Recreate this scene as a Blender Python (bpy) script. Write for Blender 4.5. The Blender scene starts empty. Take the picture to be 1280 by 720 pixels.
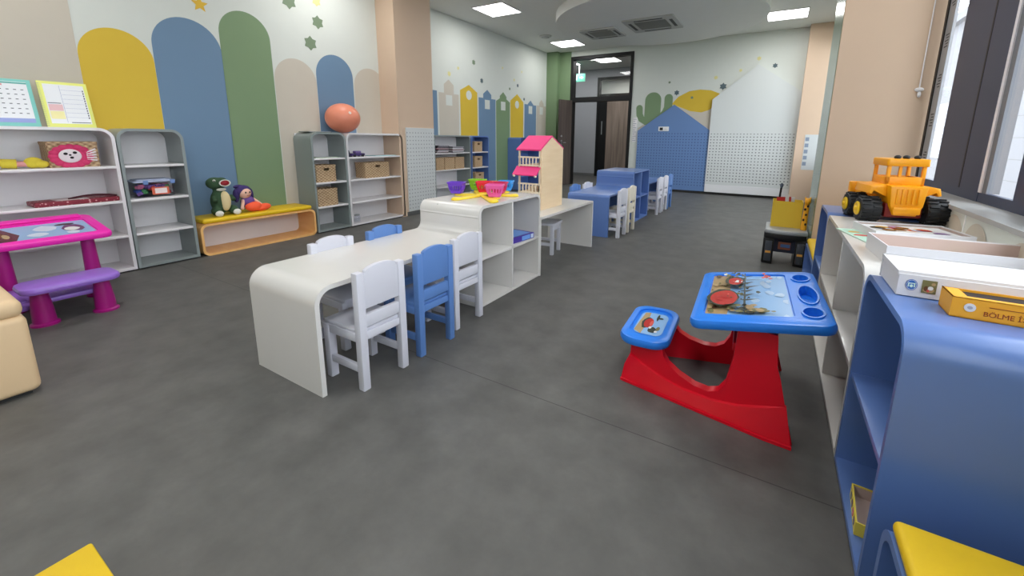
import bpy, bmesh, math, random
from mathutils import Vector, Matrix
random.seed(7)
S = bpy.context.scene
COL = S.collection
PI = math.pi

# ------------------------------------------------------------------ camera, world, exposure
def setup_camera():
    f, cx, cy = 517.717, 661.442, 275.205
    yaw, pit, rol = -0.5323766, 0.1946065, 0.0112693
    c, s = math.cos(yaw), math.sin(yaw)
    fw = Vector((s, c, 0)); r = Vector((c, -s, 0)); u = Vector((0, 0, 1))
    cp, sp = math.cos(pit), math.sin(pit)
    f2 = cp*fw - sp*u; u2 = sp*fw + cp*u
    cr, sr = math.cos(rol), math.sin(rol)
    r3 = cr*r + sr*u2; u3 = -sr*r + cr*u2
    cam = bpy.data.cameras.new('camera'); o = bpy.data.objects.new('camera', cam); COL.objects.link(o)
    m = Matrix.Identity(4)
    for i in range(3):
        m[i][0] = r3[i]; m[i][1] = u3[i]; m[i][2] = -f2[i]
    m[2][3] = 1.15
    o.matrix_world = m
    cam.sensor_fit = 'HORIZONTAL'; cam.sensor_width = 36; cam.lens = f/1280*36
    cam.shift_x = (640-cx)/1280; cam.shift_y = (cy-360)/1280
    cam.clip_start = .02; cam.clip_end = 200
    S.camera = o
setup_camera()
S.view_settings.view_transform = 'Standard'; S.view_settings.look = 'None'
S.view_settings.gamma = 1; S.view_settings.use_curve_mapping = False
S.view_settings.exposure = -0.1
LAMP_W = 12.0          # watts per ceiling panel
SKY = 6.5
w = bpy.data.worlds.new('world'); S.world = w; w.use_nodes = True
bg = w.node_tree.nodes['Background']; bg.inputs[0].default_value = (.86, .93, 1, 1); bg.inputs[1].default_value = SKY

# ------------------------------------------------------------------ materials
def lin(c):
    c = c/255
    return c/12.92 if c <= .04045 else ((c+.055)/1.055)**2.4
def rgb(r, g, b): return (lin(r), lin(g), lin(b), 1)
MC = {}
def mat(name, col, rough=.5, spec=.4, noise=0, nscale=8, bump=0, bscale=200, coat=0, emit=0, metal=0):
    if name in MC: return MC[name]
    m = bpy.data.materials.new(name); m.use_nodes = True
    nt = m.node_tree; b = nt.nodes['Principled BSDF']
    c = rgb(*col)
    b.inputs['Base Color'].default_value = c
    b.inputs['Roughness'].default_value = rough
    b.inputs['Specular IOR Level'].default_value = spec
    b.inputs['Coat Weight'].default_value = coat
    b.inputs['Metallic'].default_value = metal
    if emit:
        b.inputs['Emission Color'].default_value = c; b.inputs['Emission Strength'].default_value = emit
    tc = nt.nodes.new('ShaderNodeTexCoord')
    n = nt.nodes.new('ShaderNodeTexNoise'); n.inputs['Scale'].default_value = nscale; n.inputs['Detail'].default_value = 5
    nt.links.new(tc.outputs['Object'], n.inputs['Vector'])
    mx = nt.nodes.new('ShaderNodeMix'); mx.data_type = 'RGBA'
    k = noise if noise else .02
    mx.inputs[6].default_value = tuple(x*(1-k) for x in c[:3])+(1,)
    mx.inputs[7].default_value = tuple(min(1, x*(1+k)) for x in c[:3])+(1,)
    nt.links.new(n.outputs['Fac'], mx.inputs[0]); nt.links.new(mx.outputs[2], b.inputs['Base Color'])
    if bump:
        n2 = nt.nodes.new('ShaderNodeTexNoise'); n2.inputs['Scale'].default_value = bscale
        nt.links.new(tc.outputs['Object'], n2.inputs['Vector'])
        bp = nt.nodes.new('ShaderNodeBump'); bp.inputs['Strength'].default_value = bump; bp.inputs['Distance'].default_value = .002
        nt.links.new(n2.outputs['Fac'], bp.inputs['Height']); nt.links.new(bp.outputs['Normal'], b.inputs['Normal'])
    MC[name] = m
    return m
def math_node(nt, op, a, b=None):
    n = nt.nodes.new('ShaderNodeMath'); n.operation = op
    for i, v in enumerate((a, b)):
        if v is None: continue
        if isinstance(v, (int, float)): n.inputs[i].default_value = v
        else: nt.links.new(v, n.inputs[i])
    return n.outputs[0]
def mix_col(nt, fac, a, b):
    mx = nt.nodes.new('ShaderNodeMix'); mx.data_type = 'RGBA'
    for i, v in ((0, fac), (6, a), (7, b)):
        if isinstance(v, (tuple, int, float)): mx.inputs[i].default_value = v
        else: nt.links.new(v, mx.inputs[i])
    return mx.outputs[2]

def floor_mat():
    m = bpy.data.materials.new('grey vinyl'); m.use_nodes = True; nt = m.node_tree; b = nt.nodes['Principled BSDF']
    tc = nt.nodes.new('ShaderNodeTexCoord'); sx = nt.nodes.new('ShaderNodeSeparateXYZ'); nt.links.new(tc.outputs['Object'], sx.inputs[0])
    def noise(sc, det, rough=.6):
        n = nt.nodes.new('ShaderNodeTexNoise'); n.inputs['Scale'].default_value = sc; n.inputs['Detail'].default_value = det
        n.inputs['Roughness'].default_value = rough
        nt.links.new(tc.outputs['Object'], n.inputs['Vector']); return n.outputs['Fac']
    n1, n2 = noise(5.5, 6), noise(30, 4, .7)
    r = nt.nodes.new('ShaderNodeMapRange'); r.inputs[1].default_value = .3; r.inputs[2].default_value = .7; nt.links.new(n1, r.inputs[0])
    c1 = mix_col(nt, r.outputs[0], rgb(80, 79, 77), rgb(106, 105, 102))
    c2 = mix_col(nt, math_node(nt, 'MULTIPLY', n2, .6), c1, rgb(88, 87, 84))
    d = math_node(nt, 'ABSOLUTE', math_node(nt, 'SUBTRACT', sx.outputs[1], 1.475))
    seam = math_node(nt, 'LESS_THAN', d, .0022)
    d2 = math_node(nt, 'ABSOLUTE', math_node(nt, 'SUBTRACT', sx.outputs[1], -.5))
    seam = math_node(nt, 'MAXIMUM', seam, math_node(nt, 'LESS_THAN', d2, .0022))
    c3 = mix_col(nt, math_node(nt, 'MULTIPLY', seam, .75), c2, rgb(45, 45, 43))
    nt.links.new(c3, b.inputs['Base Color'])
    b.inputs['Roughness'].default_value = .5; b.inputs['Specular IOR Level'].default_value = .35
    bp = nt.nodes.new('ShaderNodeBump'); bp.inputs['Strength'].default_value = .12; bp.inputs['Distance'].default_value = .002
    nt.links.new(n2, bp.inputs['Height']); nt.links.new(bp.outputs['Normal'], b.inputs['Normal'])
    return m
def peg_mat(name, col, hole, ax, z0, z1, step=.045, rad=.0075):
    """board with rows of drilled holes between heights z0 and z1; ax = horizontal axis 0/1 of object space"""
    m = bpy.data.materials.new(name); m.use_nodes = True; nt = m.node_tree; b = nt.nodes['Principled BSDF']
    tc = nt.nodes.new('ShaderNodeTexCoord'); sx = nt.nodes.new('ShaderNodeSeparateXYZ'); nt.links.new(tc.outputs['Object'], sx.inputs[0])
    def cell(v):
        f = math_node(nt, 'FRACT', math_node(nt, 'DIVIDE', math_node(nt, 'ADD', v, 20.0), step))
        return math_node(nt, 'MULTIPLY', math_node(nt, 'SUBTRACT', f, .5), step)
    a, z = cell(sx.outputs[ax]), cell(sx.outputs[2])
    rr = math_node(nt, 'ADD', math_node(nt, 'MULTIPLY', a, a), math_node(nt, 'MULTIPLY', z, z))
    h = math_node(nt, 'LESS_THAN', rr, rad*rad)
    h = math_node(nt, 'MULTIPLY', h, math_node(nt, 'GREATER_THAN', sx.outputs[2], z0))
    h = math_node(nt, 'MULTIPLY', h, math_node(nt, 'LESS_THAN', sx.outputs[2], z1))
    nt.links.new(mix_col(nt, h, rgb(*col), rgb(*hole)), b.inputs['Base Color'])
    b.inputs['Roughness'].default_value = .45
    return m
def wicker_mat(name='woven wicker', a=(216, 188, 150), bcol=(142, 108, 76)):
    if name in MC: return MC[name]
    m = bpy.data.materials.new(name); m.use_nodes = True; nt = m.node_tree; b = nt.nodes['Principled BSDF']
    tc = nt.nodes.new('ShaderNodeTexCoord'); sx = nt.nodes.new('ShaderNodeSeparateXYZ'); nt.links.new(tc.outputs['Object'], sx.inputs[0])
    def sn(v, k): return math_node(nt, 'SINE', math_node(nt, 'MULTIPLY', v, k))
    hor = math_node(nt, 'ADD', sx.outputs[0], sx.outputs[1])
    wv = math_node(nt, 'MULTIPLY', sn(hor, 130), sn(sx.outputs[2], 190))
    n = nt.nodes.new('ShaderNodeTexNoise'); n.inputs['Scale'].default_value = 60; nt.links.new(tc.outputs['Object'], n.inputs['Vector'])
    f = math_node(nt, 'ADD', math_node(nt, 'MULTIPLY', wv, .45), n.outputs['Fac'])
    nt.links.new(mix_col(nt, f, rgb(*bcol), rgb(*a)), b.inputs['Base Color'])
    bp = nt.nodes.new('ShaderNodeBump'); bp.inputs['Strength'].default_value = .7; bp.inputs['Distance'].default_value = .006
    nt.links.new(f, bp.inputs['Height']); nt.links.new(bp.outputs['Normal'], b.inputs['Normal'])
    b.inputs['Roughness'].default_value = .75
    MC[name] = m; return m
def wood_mat(name, c1, c2, sc=(40, 40, 2), rough=.45):
    if name in MC: return MC[name]
    m = bpy.data.materials.new(name); m.use_nodes = True; nt = m.node_tree; b = nt.nodes['Principled BSDF']
    tc = nt.nodes.new('ShaderNodeTexCoord'); mp = nt.nodes.new('ShaderNodeMapping'); mp.inputs['Scale'].default_value = sc
    nt.links.new(tc.outputs['Object'], mp.inputs[0])
    n = nt.nodes.new('ShaderNodeTexNoise'); n.inputs['Scale'].default_value = 1; n.inputs['Detail'].default_value = 6
    nt.links.new(mp.outputs[0], n.inputs['Vector'])
    r = nt.nodes.new('ShaderNodeMapRange'); r.inputs[1].default_value = .3; r.inputs[2].default_value = .7; nt.links.new(n.outputs['Fac'], r.inputs[0])
    nt.links.new(mix_col(nt, r.outputs[0], rgb(*c1), rgb(*c2)), b.inputs['Base Color'])
    b.inputs['Roughness'].default_value = rough
    MC[name] = m; return m
def glass_mat(name='window glass', tint=(1, 1, 1), gl=.08):
    if name in MC: return MC[name]
    m = bpy.data.materials.new(name); m.use_nodes = True; nt = m.node_tree
    nt.nodes.remove(nt.nodes['Principled BSDF'])
    t = nt.nodes.new('ShaderNodeBsdfTransparent'); t.inputs[0].default_value = tint+(1,)
    g = nt.nodes.new('ShaderNodeBsdfGlossy'); g.inputs['Roughness'].default_value = .02
    lw = nt.nodes.new('ShaderNodeLayerWeight'); lw.inputs[0].default_value = .5
    fac = math_node(nt, 'ADD', math_node(nt, 'MULTIPLY', math_node(nt, 'POWER', lw.outputs['Facing'], 5), .6), .03)
    mx = nt.nodes.new('ShaderNodeMixShader')
    nt.links.new(fac, mx.inputs[0]); nt.links.new(t.outputs[0], mx.inputs[1]); nt.links.new(g.outputs[0], mx.inputs[2])
    nt.links.new(mx.outputs[0], nt.nodes['Material Output'].inputs[0])
    MC[name] = m; return m
def facade_mat():
    m = bpy.data.materials.new('grey facade panels'); m.use_nodes = True; nt = m.node_tree; b = nt.nodes['Principled BSDF']
    tc = nt.nodes.new('ShaderNodeTexCoord'); sx = nt.nodes.new('ShaderNodeSeparateXYZ'); nt.links.new(tc.outputs['Object'], sx.inputs[0])
    f = math_node(nt, 'FRACT', math_node(nt, 'DIVIDE', math_node(nt, 'ADD', sx.outputs[2], 10), .55))
    ln = math_node(nt, 'LESS_THAN', f, .03)
    nt.links.new(mix_col(nt, ln, rgb(116, 118, 124), rgb(84, 86, 90)), b.inputs['Base Color'])
    b.inputs['Roughness'].default_value = .6
    return m

WHITE = mat('white wall paint', (212, 216, 210), .7)
CEIL = mat('white ceiling paint', (238, 238, 234), .8)
PEACH = mat('peach wall paint', (208, 182, 158), .65)
MGREEN = mat('green mural paint', (122, 146, 110), .65)
MBLUE = mat('blue mural paint', (108, 136, 164), .65)
MYEL = mat('yellow mural paint', (214, 181, 58), .65)
MBEIGE = mat('beige mural paint', (198, 190, 176), .65)
MGREY = mat('pale grey mural paint', (205, 208, 208), .65)
STARG = mat('sage star paint', (120, 138, 112), .65)
STARY = mat('pale yellow star paint', (222, 214, 150), .65)
STARB = mat('slate star paint', (88, 104, 110), .65)
STARGOLD = mat('gold star paint', (224, 182, 60), .65)
LAMW = mat('white laminate', (230, 227, 228), .28, .5, coat=.15)
TABW = mat('cream white laminate', (216, 213, 209), .25, .5, coat=.2)
LAMB = mat('blue laminate', (92, 122, 182), .3, .5, coat=.15)
LAMG = mat('grey green laminate', (138, 147, 146), .35, .5)
CHW = mat('white chair paint', (208, 208, 217), .4)
CHB = mat('blue chair paint', (92, 130, 190), .4)
CHC = mat('cream chair paint', (222, 214, 196), .4)
BLACK = mat('black plastic', (26, 26, 28), .4)
DARK = mat('dark base', (38, 38, 38), .6)  # near black; under the shelves it stands in for the shadow gap
ANTH = mat('anthracite frame', (48, 60, 86), .42)
GASK = mat('black gasket', (18, 18, 20), .5)
METAL = mat('brushed metal', (180, 182, 184), .3, metal=.8)
WOODO = wood_mat('orange birch', (232, 176, 106), (240, 190, 122), (3, 25, 25))
YVIN = mat('yellow vinyl', (222, 184, 24), .45, bump=.1, bscale=300)
DOORW = wood_mat('grey brown door wood', (118, 104, 96), (168, 150, 138), (14, 14, .8))
DOORD = wood_mat('dark door wood', (72, 62, 58), (96, 84, 78), (14, 14, .8))
REDP = mat('red plastic', (226, 3, 36), .32, .5)
BLUEP = mat('bright blue plastic', (40, 128, 232), .3, .5)
BLUEPD = mat('deep blue plastic', (30, 104, 205), .32, .5)
PINKP = mat('hot pink plastic', (240, 40, 176), .35, .5)
MAGP = mat('magenta plastic', (160, 16, 120), .35, .5)
LILP = mat('lilac plastic', (150, 108, 206), .3, .5)
YELP = mat('orange yellow plastic', (252, 168, 8), .38, .5)
HUBY = mat('yellow hub plastic', (232, 190, 30), .4)
TYRE = mat('black tyre plastic', (30, 31, 33), .5, bump=.3, bscale=60)
CARDW = mat('white card', (222, 221, 224), .5)
CARDIN = mat('brown card', (196, 176, 168), .7)
ORBOX = mat('orange card', (238, 168, 44), .5)

# ------------------------------------------------------------------ mesh builder
class MB:
    def __init__(s): s.bm = bmesh.new(); s.mats = []
    def mi(s, m):
        if m not in s.mats: s.mats.append(m)
        return s.mats.index(m)
    def merge(s, b2, m, T=None):
        if m is not None:
            i = s.mi(m)
            for f in b2.faces: f.material_index = i
        if T is not None: bmesh.ops.transform(b2, matrix=T, verts=b2.verts)
        me = bpy.data.meshes.new('tmp'); b2.to_mesh(me); b2.free(); s.bm.from_mesh(me); bpy.data.meshes.remove(me)
        return s
    def box(s, a, b, m, bev=0, T=None, seg=2):
        b2 = bmesh.new(); bmesh.ops.create_cube(b2, size=1)
        c = [(a[i]+b[i])/2 for i in range(3)]; d = [abs(b[i]-a[i]) for i in range(3)]
        for v in b2.verts: v.co = Vector([c[i]+v.co[i]*d[i] for i in range(3)])
        if bev: bmesh.ops.bevel(b2, geom=list(b2.edges), offset=min(bev, min(d)*.49), segments=seg, affect='EDGES', profile=.5)
        return s.merge(b2, m, T)
    def prism(s, pts, ax, d0, d1, m, bev=0, T=None):
        """polygon in the plane normal to axis ax, extruded from d0 to d1"""
        b2 = bmesh.new()
        def P(p, d):
            return {0: (d, p[0], p[1]), 1: (p[0], d, p[1]), 2: (p[0], p[1], d)}[ax]
        A = [b2.verts.new(P(p, d0)) for p in pts]; B = [b2.verts.new(P(p, d1)) for p in pts]
        b2.faces.new(A); b2.faces.new(B[::-1]); n = len(pts)
        for i in range(n): b2.faces.new((A[i], B[i], B[(i+1) % n], A[(i+1) % n]))
        bmesh.ops.recalc_face_normals(b2, faces=b2.faces)
        if bev:
            caps = [e for e in b2.edges if (e.verts[0] in A and e.verts[1] in A) or (e.verts[0] in B and e.verts[1] in B)]
            bmesh.ops.bevel(b2, geom=caps, offset=bev, segments=2, affect='EDGES', profile=.5)
        return s.merge(b2, m, T)
    def poly(s, pts3, m, T=None):
        b2 = bmesh.new(); b2.faces.new([b2.verts.new(p) for p in pts3])
        return s.merge(b2, m, T)
    def shell(s, outer, inner, ax, d0, d1, m, closed=True, T=None):
        """band between two outlines of equal length, extruded"""
        b2 = bmesh.new()
        def P(p, d): return {0: (d, p[0], p[1]), 1: (p[0], d, p[1]), 2: (p[0], p[1], d)}[ax]
        q = [[b2.verts.new(P(p, d)) for p in o] for o in (outer, inner) for d in (d0, d1)]
        n = len(outer); rng = n if closed else n-1
        oa, ob, ia, ib = q
        for i in range(rng):
            j = (i+1) % n
            b2.faces.new((oa[i], oa[j], ob[j], ob[i])); b2.faces.new((ia[i], ib[i], ib[j], ia[j]))
            b2.faces.new((oa[i], ia[i], ia[j], oa[j])); b2.faces.new((ob[i], ob[j], ib[j], ib[i]))
        if not closed:
            for i in (0, n-1): b2.faces.new((oa[i], ob[i], ib[i], ia[i]))
        bmesh.ops.recalc_face_normals(b2, faces=b2.faces)
        return s.merge(b2, m, T)
    def lathe(s, prof, m, seg=24, T=None):
        b2 = bmesh.new(); rings = []
        for r, z in prof:
            if r < 1e-6: rings.append([b2.verts.new((0, 0, z))])
            else: rings.append([b2.verts.new((r*math.cos(2*PI*k/seg), r*math.sin(2*PI*k/seg), z)) for k in range(seg)])
        for a, b in zip(rings, rings[1:]):
            for k in range(seg):
                l = (k+1) % seg
                v = [a[k % len(a)], a[l % len(a)], b[l % len(b)], b[k % len(b)]]
                u = []
                for x in v:
                    if x not in u: u.append(x)
                if len(u) > 2: b2.faces.new(u)
        bmesh.ops.recalc_face_normals(b2, faces=b2.faces)
        return s.merge(b2, m, T)
    def ball(s, c, r, m, seg=20, T=None):
        b2 = bmesh.new(); bmesh.ops.create_uvsphere(b2, u_segments=seg, v_segments=seg//2+2, radius=1)
        if isinstance(r, (int, float)): r = (r, r, r)
        M = Matrix.Translation(c) @ Matrix.Diagonal((*r, 1))
        if T is not None: M = T @ M
        return s.merge(b2, m, M)
    def tube(s, path, r, m, seg=10, T=None, r2=None):
        b2 = bmesh.new(); P = [Vector(p) for p in path]; rings = []
        n = len(P)
        for i, p in enumerate(P):
            d = (P[min(i+1, n-1)]-P[max(i-1, 0)]).normalized()
            a = d.orthogonal() if i == 0 else (prev - d*prev.dot(d))
            a.normalize(); prev = a; b = d.cross(a)
            rr = r if r2 is None else r+(r2-r)*i/(n-1)
            rings.append([b2.verts.new(p+rr*(a*math.cos(2*PI*k/seg)+b*math.sin(2*PI*k/seg))) for k in range(seg)])
        for A, B in zip(rings, rings[1:]):
            for k in range(seg): b2.faces.new((A[k], A[(k+1) % seg], B[(k+1) % seg], B[k]))
        b2.faces.new(rings[0][::-1]); b2.faces.new(rings[-1])
        bmesh.ops.recalc_face_normals(b2, faces=b2.faces)
        return s.merge(b2, m, T)
    def build(s, name, parent=None, loc=(0, 0, 0), rz=0, smooth=38):
        me = bpy.data.meshes.new(name); s.bm.to_mesh(me); s.bm.free()
        for m in s.mats: me.materials.append(m)
        if smooth:
            for p in me.polygons: p.use_smooth = True
            me.set_sharp_from_angle(angle=math.radians(smooth))
        o = bpy.data.objects.new(name, me); COL.objects.link(o)
        o.location = loc; o.rotation_euler = (0, 0, rz)
        if parent: o.parent = parent
        return o
def bake(o, mods):
    """run modifiers and keep the result as plain mesh"""
    for kind, kw in mods:
        md = o.modifiers.new('m', kind)
        for k, v in kw.items(): setattr(md, k, v)
    dg = bpy.context.evaluated_depsgraph_get(); dg.update()
    me = bpy.data.meshes.new_from_object(o.evaluated_get(dg))
    old = o.data; o.modifiers.clear(); o.data = me; bpy.data.meshes.remove(old)
    for p in me.polygons: p.use_smooth = True
    return o
def cut(o, cutter):
    bake(o, [('BOOLEAN', dict(object=cutter, operation='DIFFERENCE', solver='EXACT'))])
    me = cutter.data; bpy.data.objects.remove(cutter); bpy.data.meshes.remove(me)
    o.data.set_sharp_from_angle(angle=math.radians(38))
    return o
def fuse(o, voxel=.006, it=6):
    mats = list(o.data.materials)
    bake(o, [('REMESH', dict(mode='VOXEL', voxel_size=voxel, use_smooth_shade=True)), ('SMOOTH', dict(factor=.5, iterations=it))])
    o.data.materials.clear()
    for m in mats: o.data.materials.append(m)
    for p in o.data.polygons: p.material_index = 0
    return o
def tag(o, label, cat, group=None):
    o['label'] = label; o['category'] = cat
    if group: o['group'] = group
    return o
def thing(name, label, cat, loc, rz=0, group=None):
    o = bpy.data.objects.new(name, None); COL.objects.link(o); o.empty_display_size = .05
    o.location = loc; o.rotation_euler = (0, 0, rz)
    return tag(o, label, cat, group)
def struct(o): o['kind'] = 'structure'; return o
def dup(root, loc, rz, label):
    r = root.copy(); COL.objects.link(r); r.location = loc; r.rotation_euler = (0, 0, rz); r['label'] = label
    for ch in list(root.children):
        c = ch.copy(); COL.objects.link(c); c.parent = r
        for g in ch.children:
            d = g.copy(); COL.objects.link(d); d.parent = c
    return r
def arc(cx, cy, r, a0, a1, n=8, ry=None):
    ry = r if ry is None else ry
    return [(cx+r*math.cos(math.radians(a0+(a1-a0)*i/n)), cy+ry*math.sin(math.radians(a0+(a1-a0)*i/n))) for i in range(n+1)]
def rrect(x0, y0, x1, y1, r, n=6):
    return arc(x1-r, y1-r, r, 0, 90, n)+arc(x0+r, y1-r, r, 90, 180, n)+arc(x0+r, y0+r, r, 180, 270, n)+arc(x1-r, y0+r, r, 270, 360, n)
def text_mesh(mb, body, size, m, T, align='LEFT', depth=.0003):
    cu = bpy.data.curves.new('txt', 'FONT'); cu.body = body; cu.size = size; cu.align_x = align; cu.extrude = depth
    o = bpy.data.objects.new('txt', cu); COL.objects.link(o)
    dg = bpy.context.evaluated_depsgraph_get(); dg.update()
    me = bpy.data.meshes.new_from_object(o.evaluated_get(dg))
    b2 = bmesh.new(); b2.from_mesh(me); mb.merge(b2, m, T)
    bpy.data.objects.remove(o); bpy.data.curves.remove(cu); bpy.data.meshes.remove(me)
Rx = lambda a: Matrix.Rotation(a, 4, 'X'); Ry = lambda a: Matrix.Rotation(a, 4, 'Y'); Rz = lambda a: Matrix.Rotation(a, 4, 'Z')
Tr = lambda x, y, z: Matrix.Translation((x, y, z))

# ------------------------------------------------------------------ room shell
ZC, XL, XL2, YB, XR, XW = 3.25, -4.97, -5.2, 9.77, .78, .93
YR = -2.6
b = MB(); b.box((-7.5, YR-.2, -.1), (1.3, 15.2, 0), floor_mat()); struct(b.build('floor', smooth=0))
b = MB(); b.box((-7.5, YR-.2, ZC), (1.3, 15.2, ZC+.2), CEIL)
b.lathe([(0, -.16), (1.66, -.16), (1.7, -.15), (1.7, 0), (0, 0)], CEIL, 72, Tr(-2.02, 7.6, ZC))       # dropped round island
struct(b.build('ceiling', smooth=30))

def star_pts(cy, cz, r, n=5, k=.45, rot=90):
    return [(cy+(r if i % 2 == 0 else r*k)*math.cos(math.radians(rot+180*i/n)), cz+(r if i % 2 == 0 else r*k)*math.sin(math.radians(rot+180*i/n))) for i in range(2*n)]
def on_x(b, pts, x, m): b.poly([(x, p[0], p[1]) for p in pts], m)
def on_y(b, pts, y, m): b.poly([(p[0], y, p[1]) for p in pts], m)
def arch(y0, y1, top, z0=0):
    r = (y1-y0)/2
    return [(y0, z0), (y1, z0)]+arc((y0+y1)/2, top-r, r, 0, 180, 24)
b = MB()
b.box((XL-.2, YR, 0), (XL, 4.28, ZC), WHITE)
b.box((XL2-.2, 4.2, 0), (-4.62, 4.9, ZC), PEACH)
b.box((XL2-.2, 4.9, 0), (XL2, YB, ZC), WHITE)
x = XL+.002
for y0, y1, top, m in ((.58, 1.19, 2.62, MBEIGE), (1.192, 1.68, 2.03, MYEL), (1.682, 2.24, 2.235, MBLUE), (2.237, 2.735, 2.42, MGREEN),
                       (2.742, 3.245, 2.035, MBEIGE), (3.25, 3.768, 2.16, MBLUE), (3.78, 4.278, 2.07, MBEIGE)):
    r = (y1-y0)/2
    if y1 > 4.2: p = [(y0, 0), (y1, 0)]+arc(4.04, top-.26, .26, 25, 180, 20)
    else: p = arch(y0, y1, top)
    on_x(b, p, x, m)
for cy, cz, r, n, k, m in ((2.1, 2.39, .075, 5, .45, STARGOLD), (2.99, 2.655, .09, 6, .7, STARG), (3.33, 2.74, .06, 6, .7, STARY), (3.326, 2.504, .08, 6, .7, STARG),
                           (3.21, 2.245, .085, 6, .7, STARG), (1.62, 2.36, .04, 5, .5, STARG)):
    on_x(b, star_pts(cy, cz, r, n, k), x+.0005, m)
x = XL2+.002
def castle(y0, y1, sh, kind, tz, m, win):
    c = (y0+y1)/2; q = (y1-y0)*.24
    if kind == 'flat': p = [(y0, 0), (y1, 0), (y1, sh), (y0, sh)]
    elif kind == 'roof': p = [(y0, 0), (y1, 0), (y1, sh), (c, tz), (y0, sh)]
    elif kind == 'tower': p = [(y0, 0), (y1, 0), (y1, sh), (c+q, sh), (c+q, tz-.09), (c, tz), (c-q, tz-.09), (c-q, sh), (y0, sh)]
    else: p = [(y0, 0), (y1, 0), (y1, sh-.03), (c+q, sh+.03), (c+q, tz-.09), (c, tz), (c-q, tz-.09), (c-q, sh+.03), (y0, sh-.03)]
    on_x(b, p, x, m)
    if win == 'o': on_x(b, arc(c, sh-.07, .085, 0, 345, 23), x+.0006, WHITE)
    if win == 's': on_x(b, [(c-.085, sh-.21), (c+.085, sh-.21), (c+.085, sh-.03), (c-.085, sh-.03)], x+.0006, WHITE)
castle(4.9, 5.62, 1.95, 'flat', 0, MBLUE, '')
castle(5.66, 6.2, 1.93, 'tower', 2.17, MBEIGE, 's')
castle(6.24, 6.76, 2.02, 'roof', 2.14, MYEL, 'o')
castle(6.8, 7.38, 1.94, 'tower', 2.11, MBLUE, 's')
castle(7.4, 7.93, 1.95, 'slope', 2.12, MGREEN, 's')
castle(7.95, 8.5, 1.97, 'roof', 2.13, MYEL, 'o')
castle(8.55, 9.1, 1.94, 'tower', 2.04, MBLUE, 's')
castle(9.12, 9.6, 1.95, 'tower', 2.1, MBEIGE, 's')
for cy, cz, r, m in ((6.66, 2.571, .055, STARG), (6.908, 2.263, .055, STARB), (8.414, 2.632, .03, STARY), (8.246, 2.317, .045, STARB), (8.1, 2.42, .035, STARY), (6.2, 2.4, .035, STARY),
                     (8.528, 2.045, .04, STARB), (7.64, 2.608, .03, STARY), (7.919, 2.214, .035, STARG), (5.95, 2.27, .05, STARY)):
    on_x(b, star_pts(cy, cz, r, 6, .7), x+.0006, m)
struct(b.build('wall_left', smooth=0))
b = MB(); b.box((-4.66, 4.29, 0), (-4.612, 4.895, .06), mat('grey skirting', (92, 93, 92), .5)); struct(b.build('baseboard_left', smooth=0))

b = MB()
b.box((-5.4, YB, 0), (-4.6, YB+.2, ZC), MGREEN); b.box((-5.2, YB-.16, 0), (-4.9, YB, ZC), MGREEN)
b.box((-3.03, YB, 0), (1.3, YB+.2, ZC), WHITE); b.box((-4.6, YB, 3.12), (-3.03, YB+.2, ZC), WHITE)
y = YB-.002
on_y(b, [(-2.85, .9), (-2.05, .9), (-2.05, 1.9), (-2.85, 1.42)], y, MBEIGE)
on_y(b, [(-2.05, .9), (-1.25, .9), (-1.25, 1.9), (-2.05, 1.9)], y, MBEIGE)
on_y(b, [(-2.13, 1.93), (-2.0, 2.08), (-1.78, 2.19), (-1.56, 2.215), (-1.34, 2.19), (-1.18, 2.12), (-1.09, 2.05), (-1.22, 1.9), (-1.34, 1.79), (-1.5, 1.74), (-1.72, 1.77), (-1.92, 1.85)], y-.0006, MYEL)
for pts in (rrect(-2.72, 1.5, -2.36, 2.2, .175, 10), ):
    on_y(b, pts, y-.0012, MGREEN)
def band(path, r):
    L = []; Rr = []
    n = len(path)
    for i, p in enumerate(path):
        d = Vector(path[min(i+1, n-1)])-Vector(path[max(i-1, 0)]); d.normalize(); q = Vector((-d.y, d.x))
        L.append(Vector(p)+q*r); Rr.append(Vector(p)-q*r)
    return [tuple(v) for v in L]+[tuple(v) for v in Rr[::-1]]
for path, r in (([(-2.84, 1.86), (-2.83, 1.72), (-2.78, 1.62), (-2.68, 1.56), (-2.5, 1.54)], .075), ([(-2.2, 2.06), (-2.2, 1.86), (-2.25, 1.74), (-2.35, 1.64), (-2.52, 1.6)], .09)):
    on_y(b, band(path, r), y-.0018, MGREEN); on_y(b, arc(path[0][0], path[0][1], r, 0, 345, 20), y-.0019, MGREEN)
for cx, cz, r, m in ((-2.207, 2.396, .03, STARG), (-2.037, 2.169, .06, STARB), (-1.712, 2.055, .035, STARG), (-1.116, 2.256, .075, STARB), (-1.27, 2.44, .045, STARY), (-.51, 2.757, .045, STARY),
                     (-.219, 2.6, .05, STARB), (-.817, 2.552, .035, STARY)):
    on_y(b, star_pts(cx, cz, r, 6, .65), y-.0025, m)
struct(b.build('wall_back', smooth=0))
b = MB(); b.box((-2.86, YB-.03, 0), (.28, YB, .054), DARK); struct(b.build('baseboard_back', smooth=0))
b = MB(); b.box((-7.5, YR-.2, 0), (1.3, YR, ZC), WHITE); struct(b.build('wall_rear', smooth=0))

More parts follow.
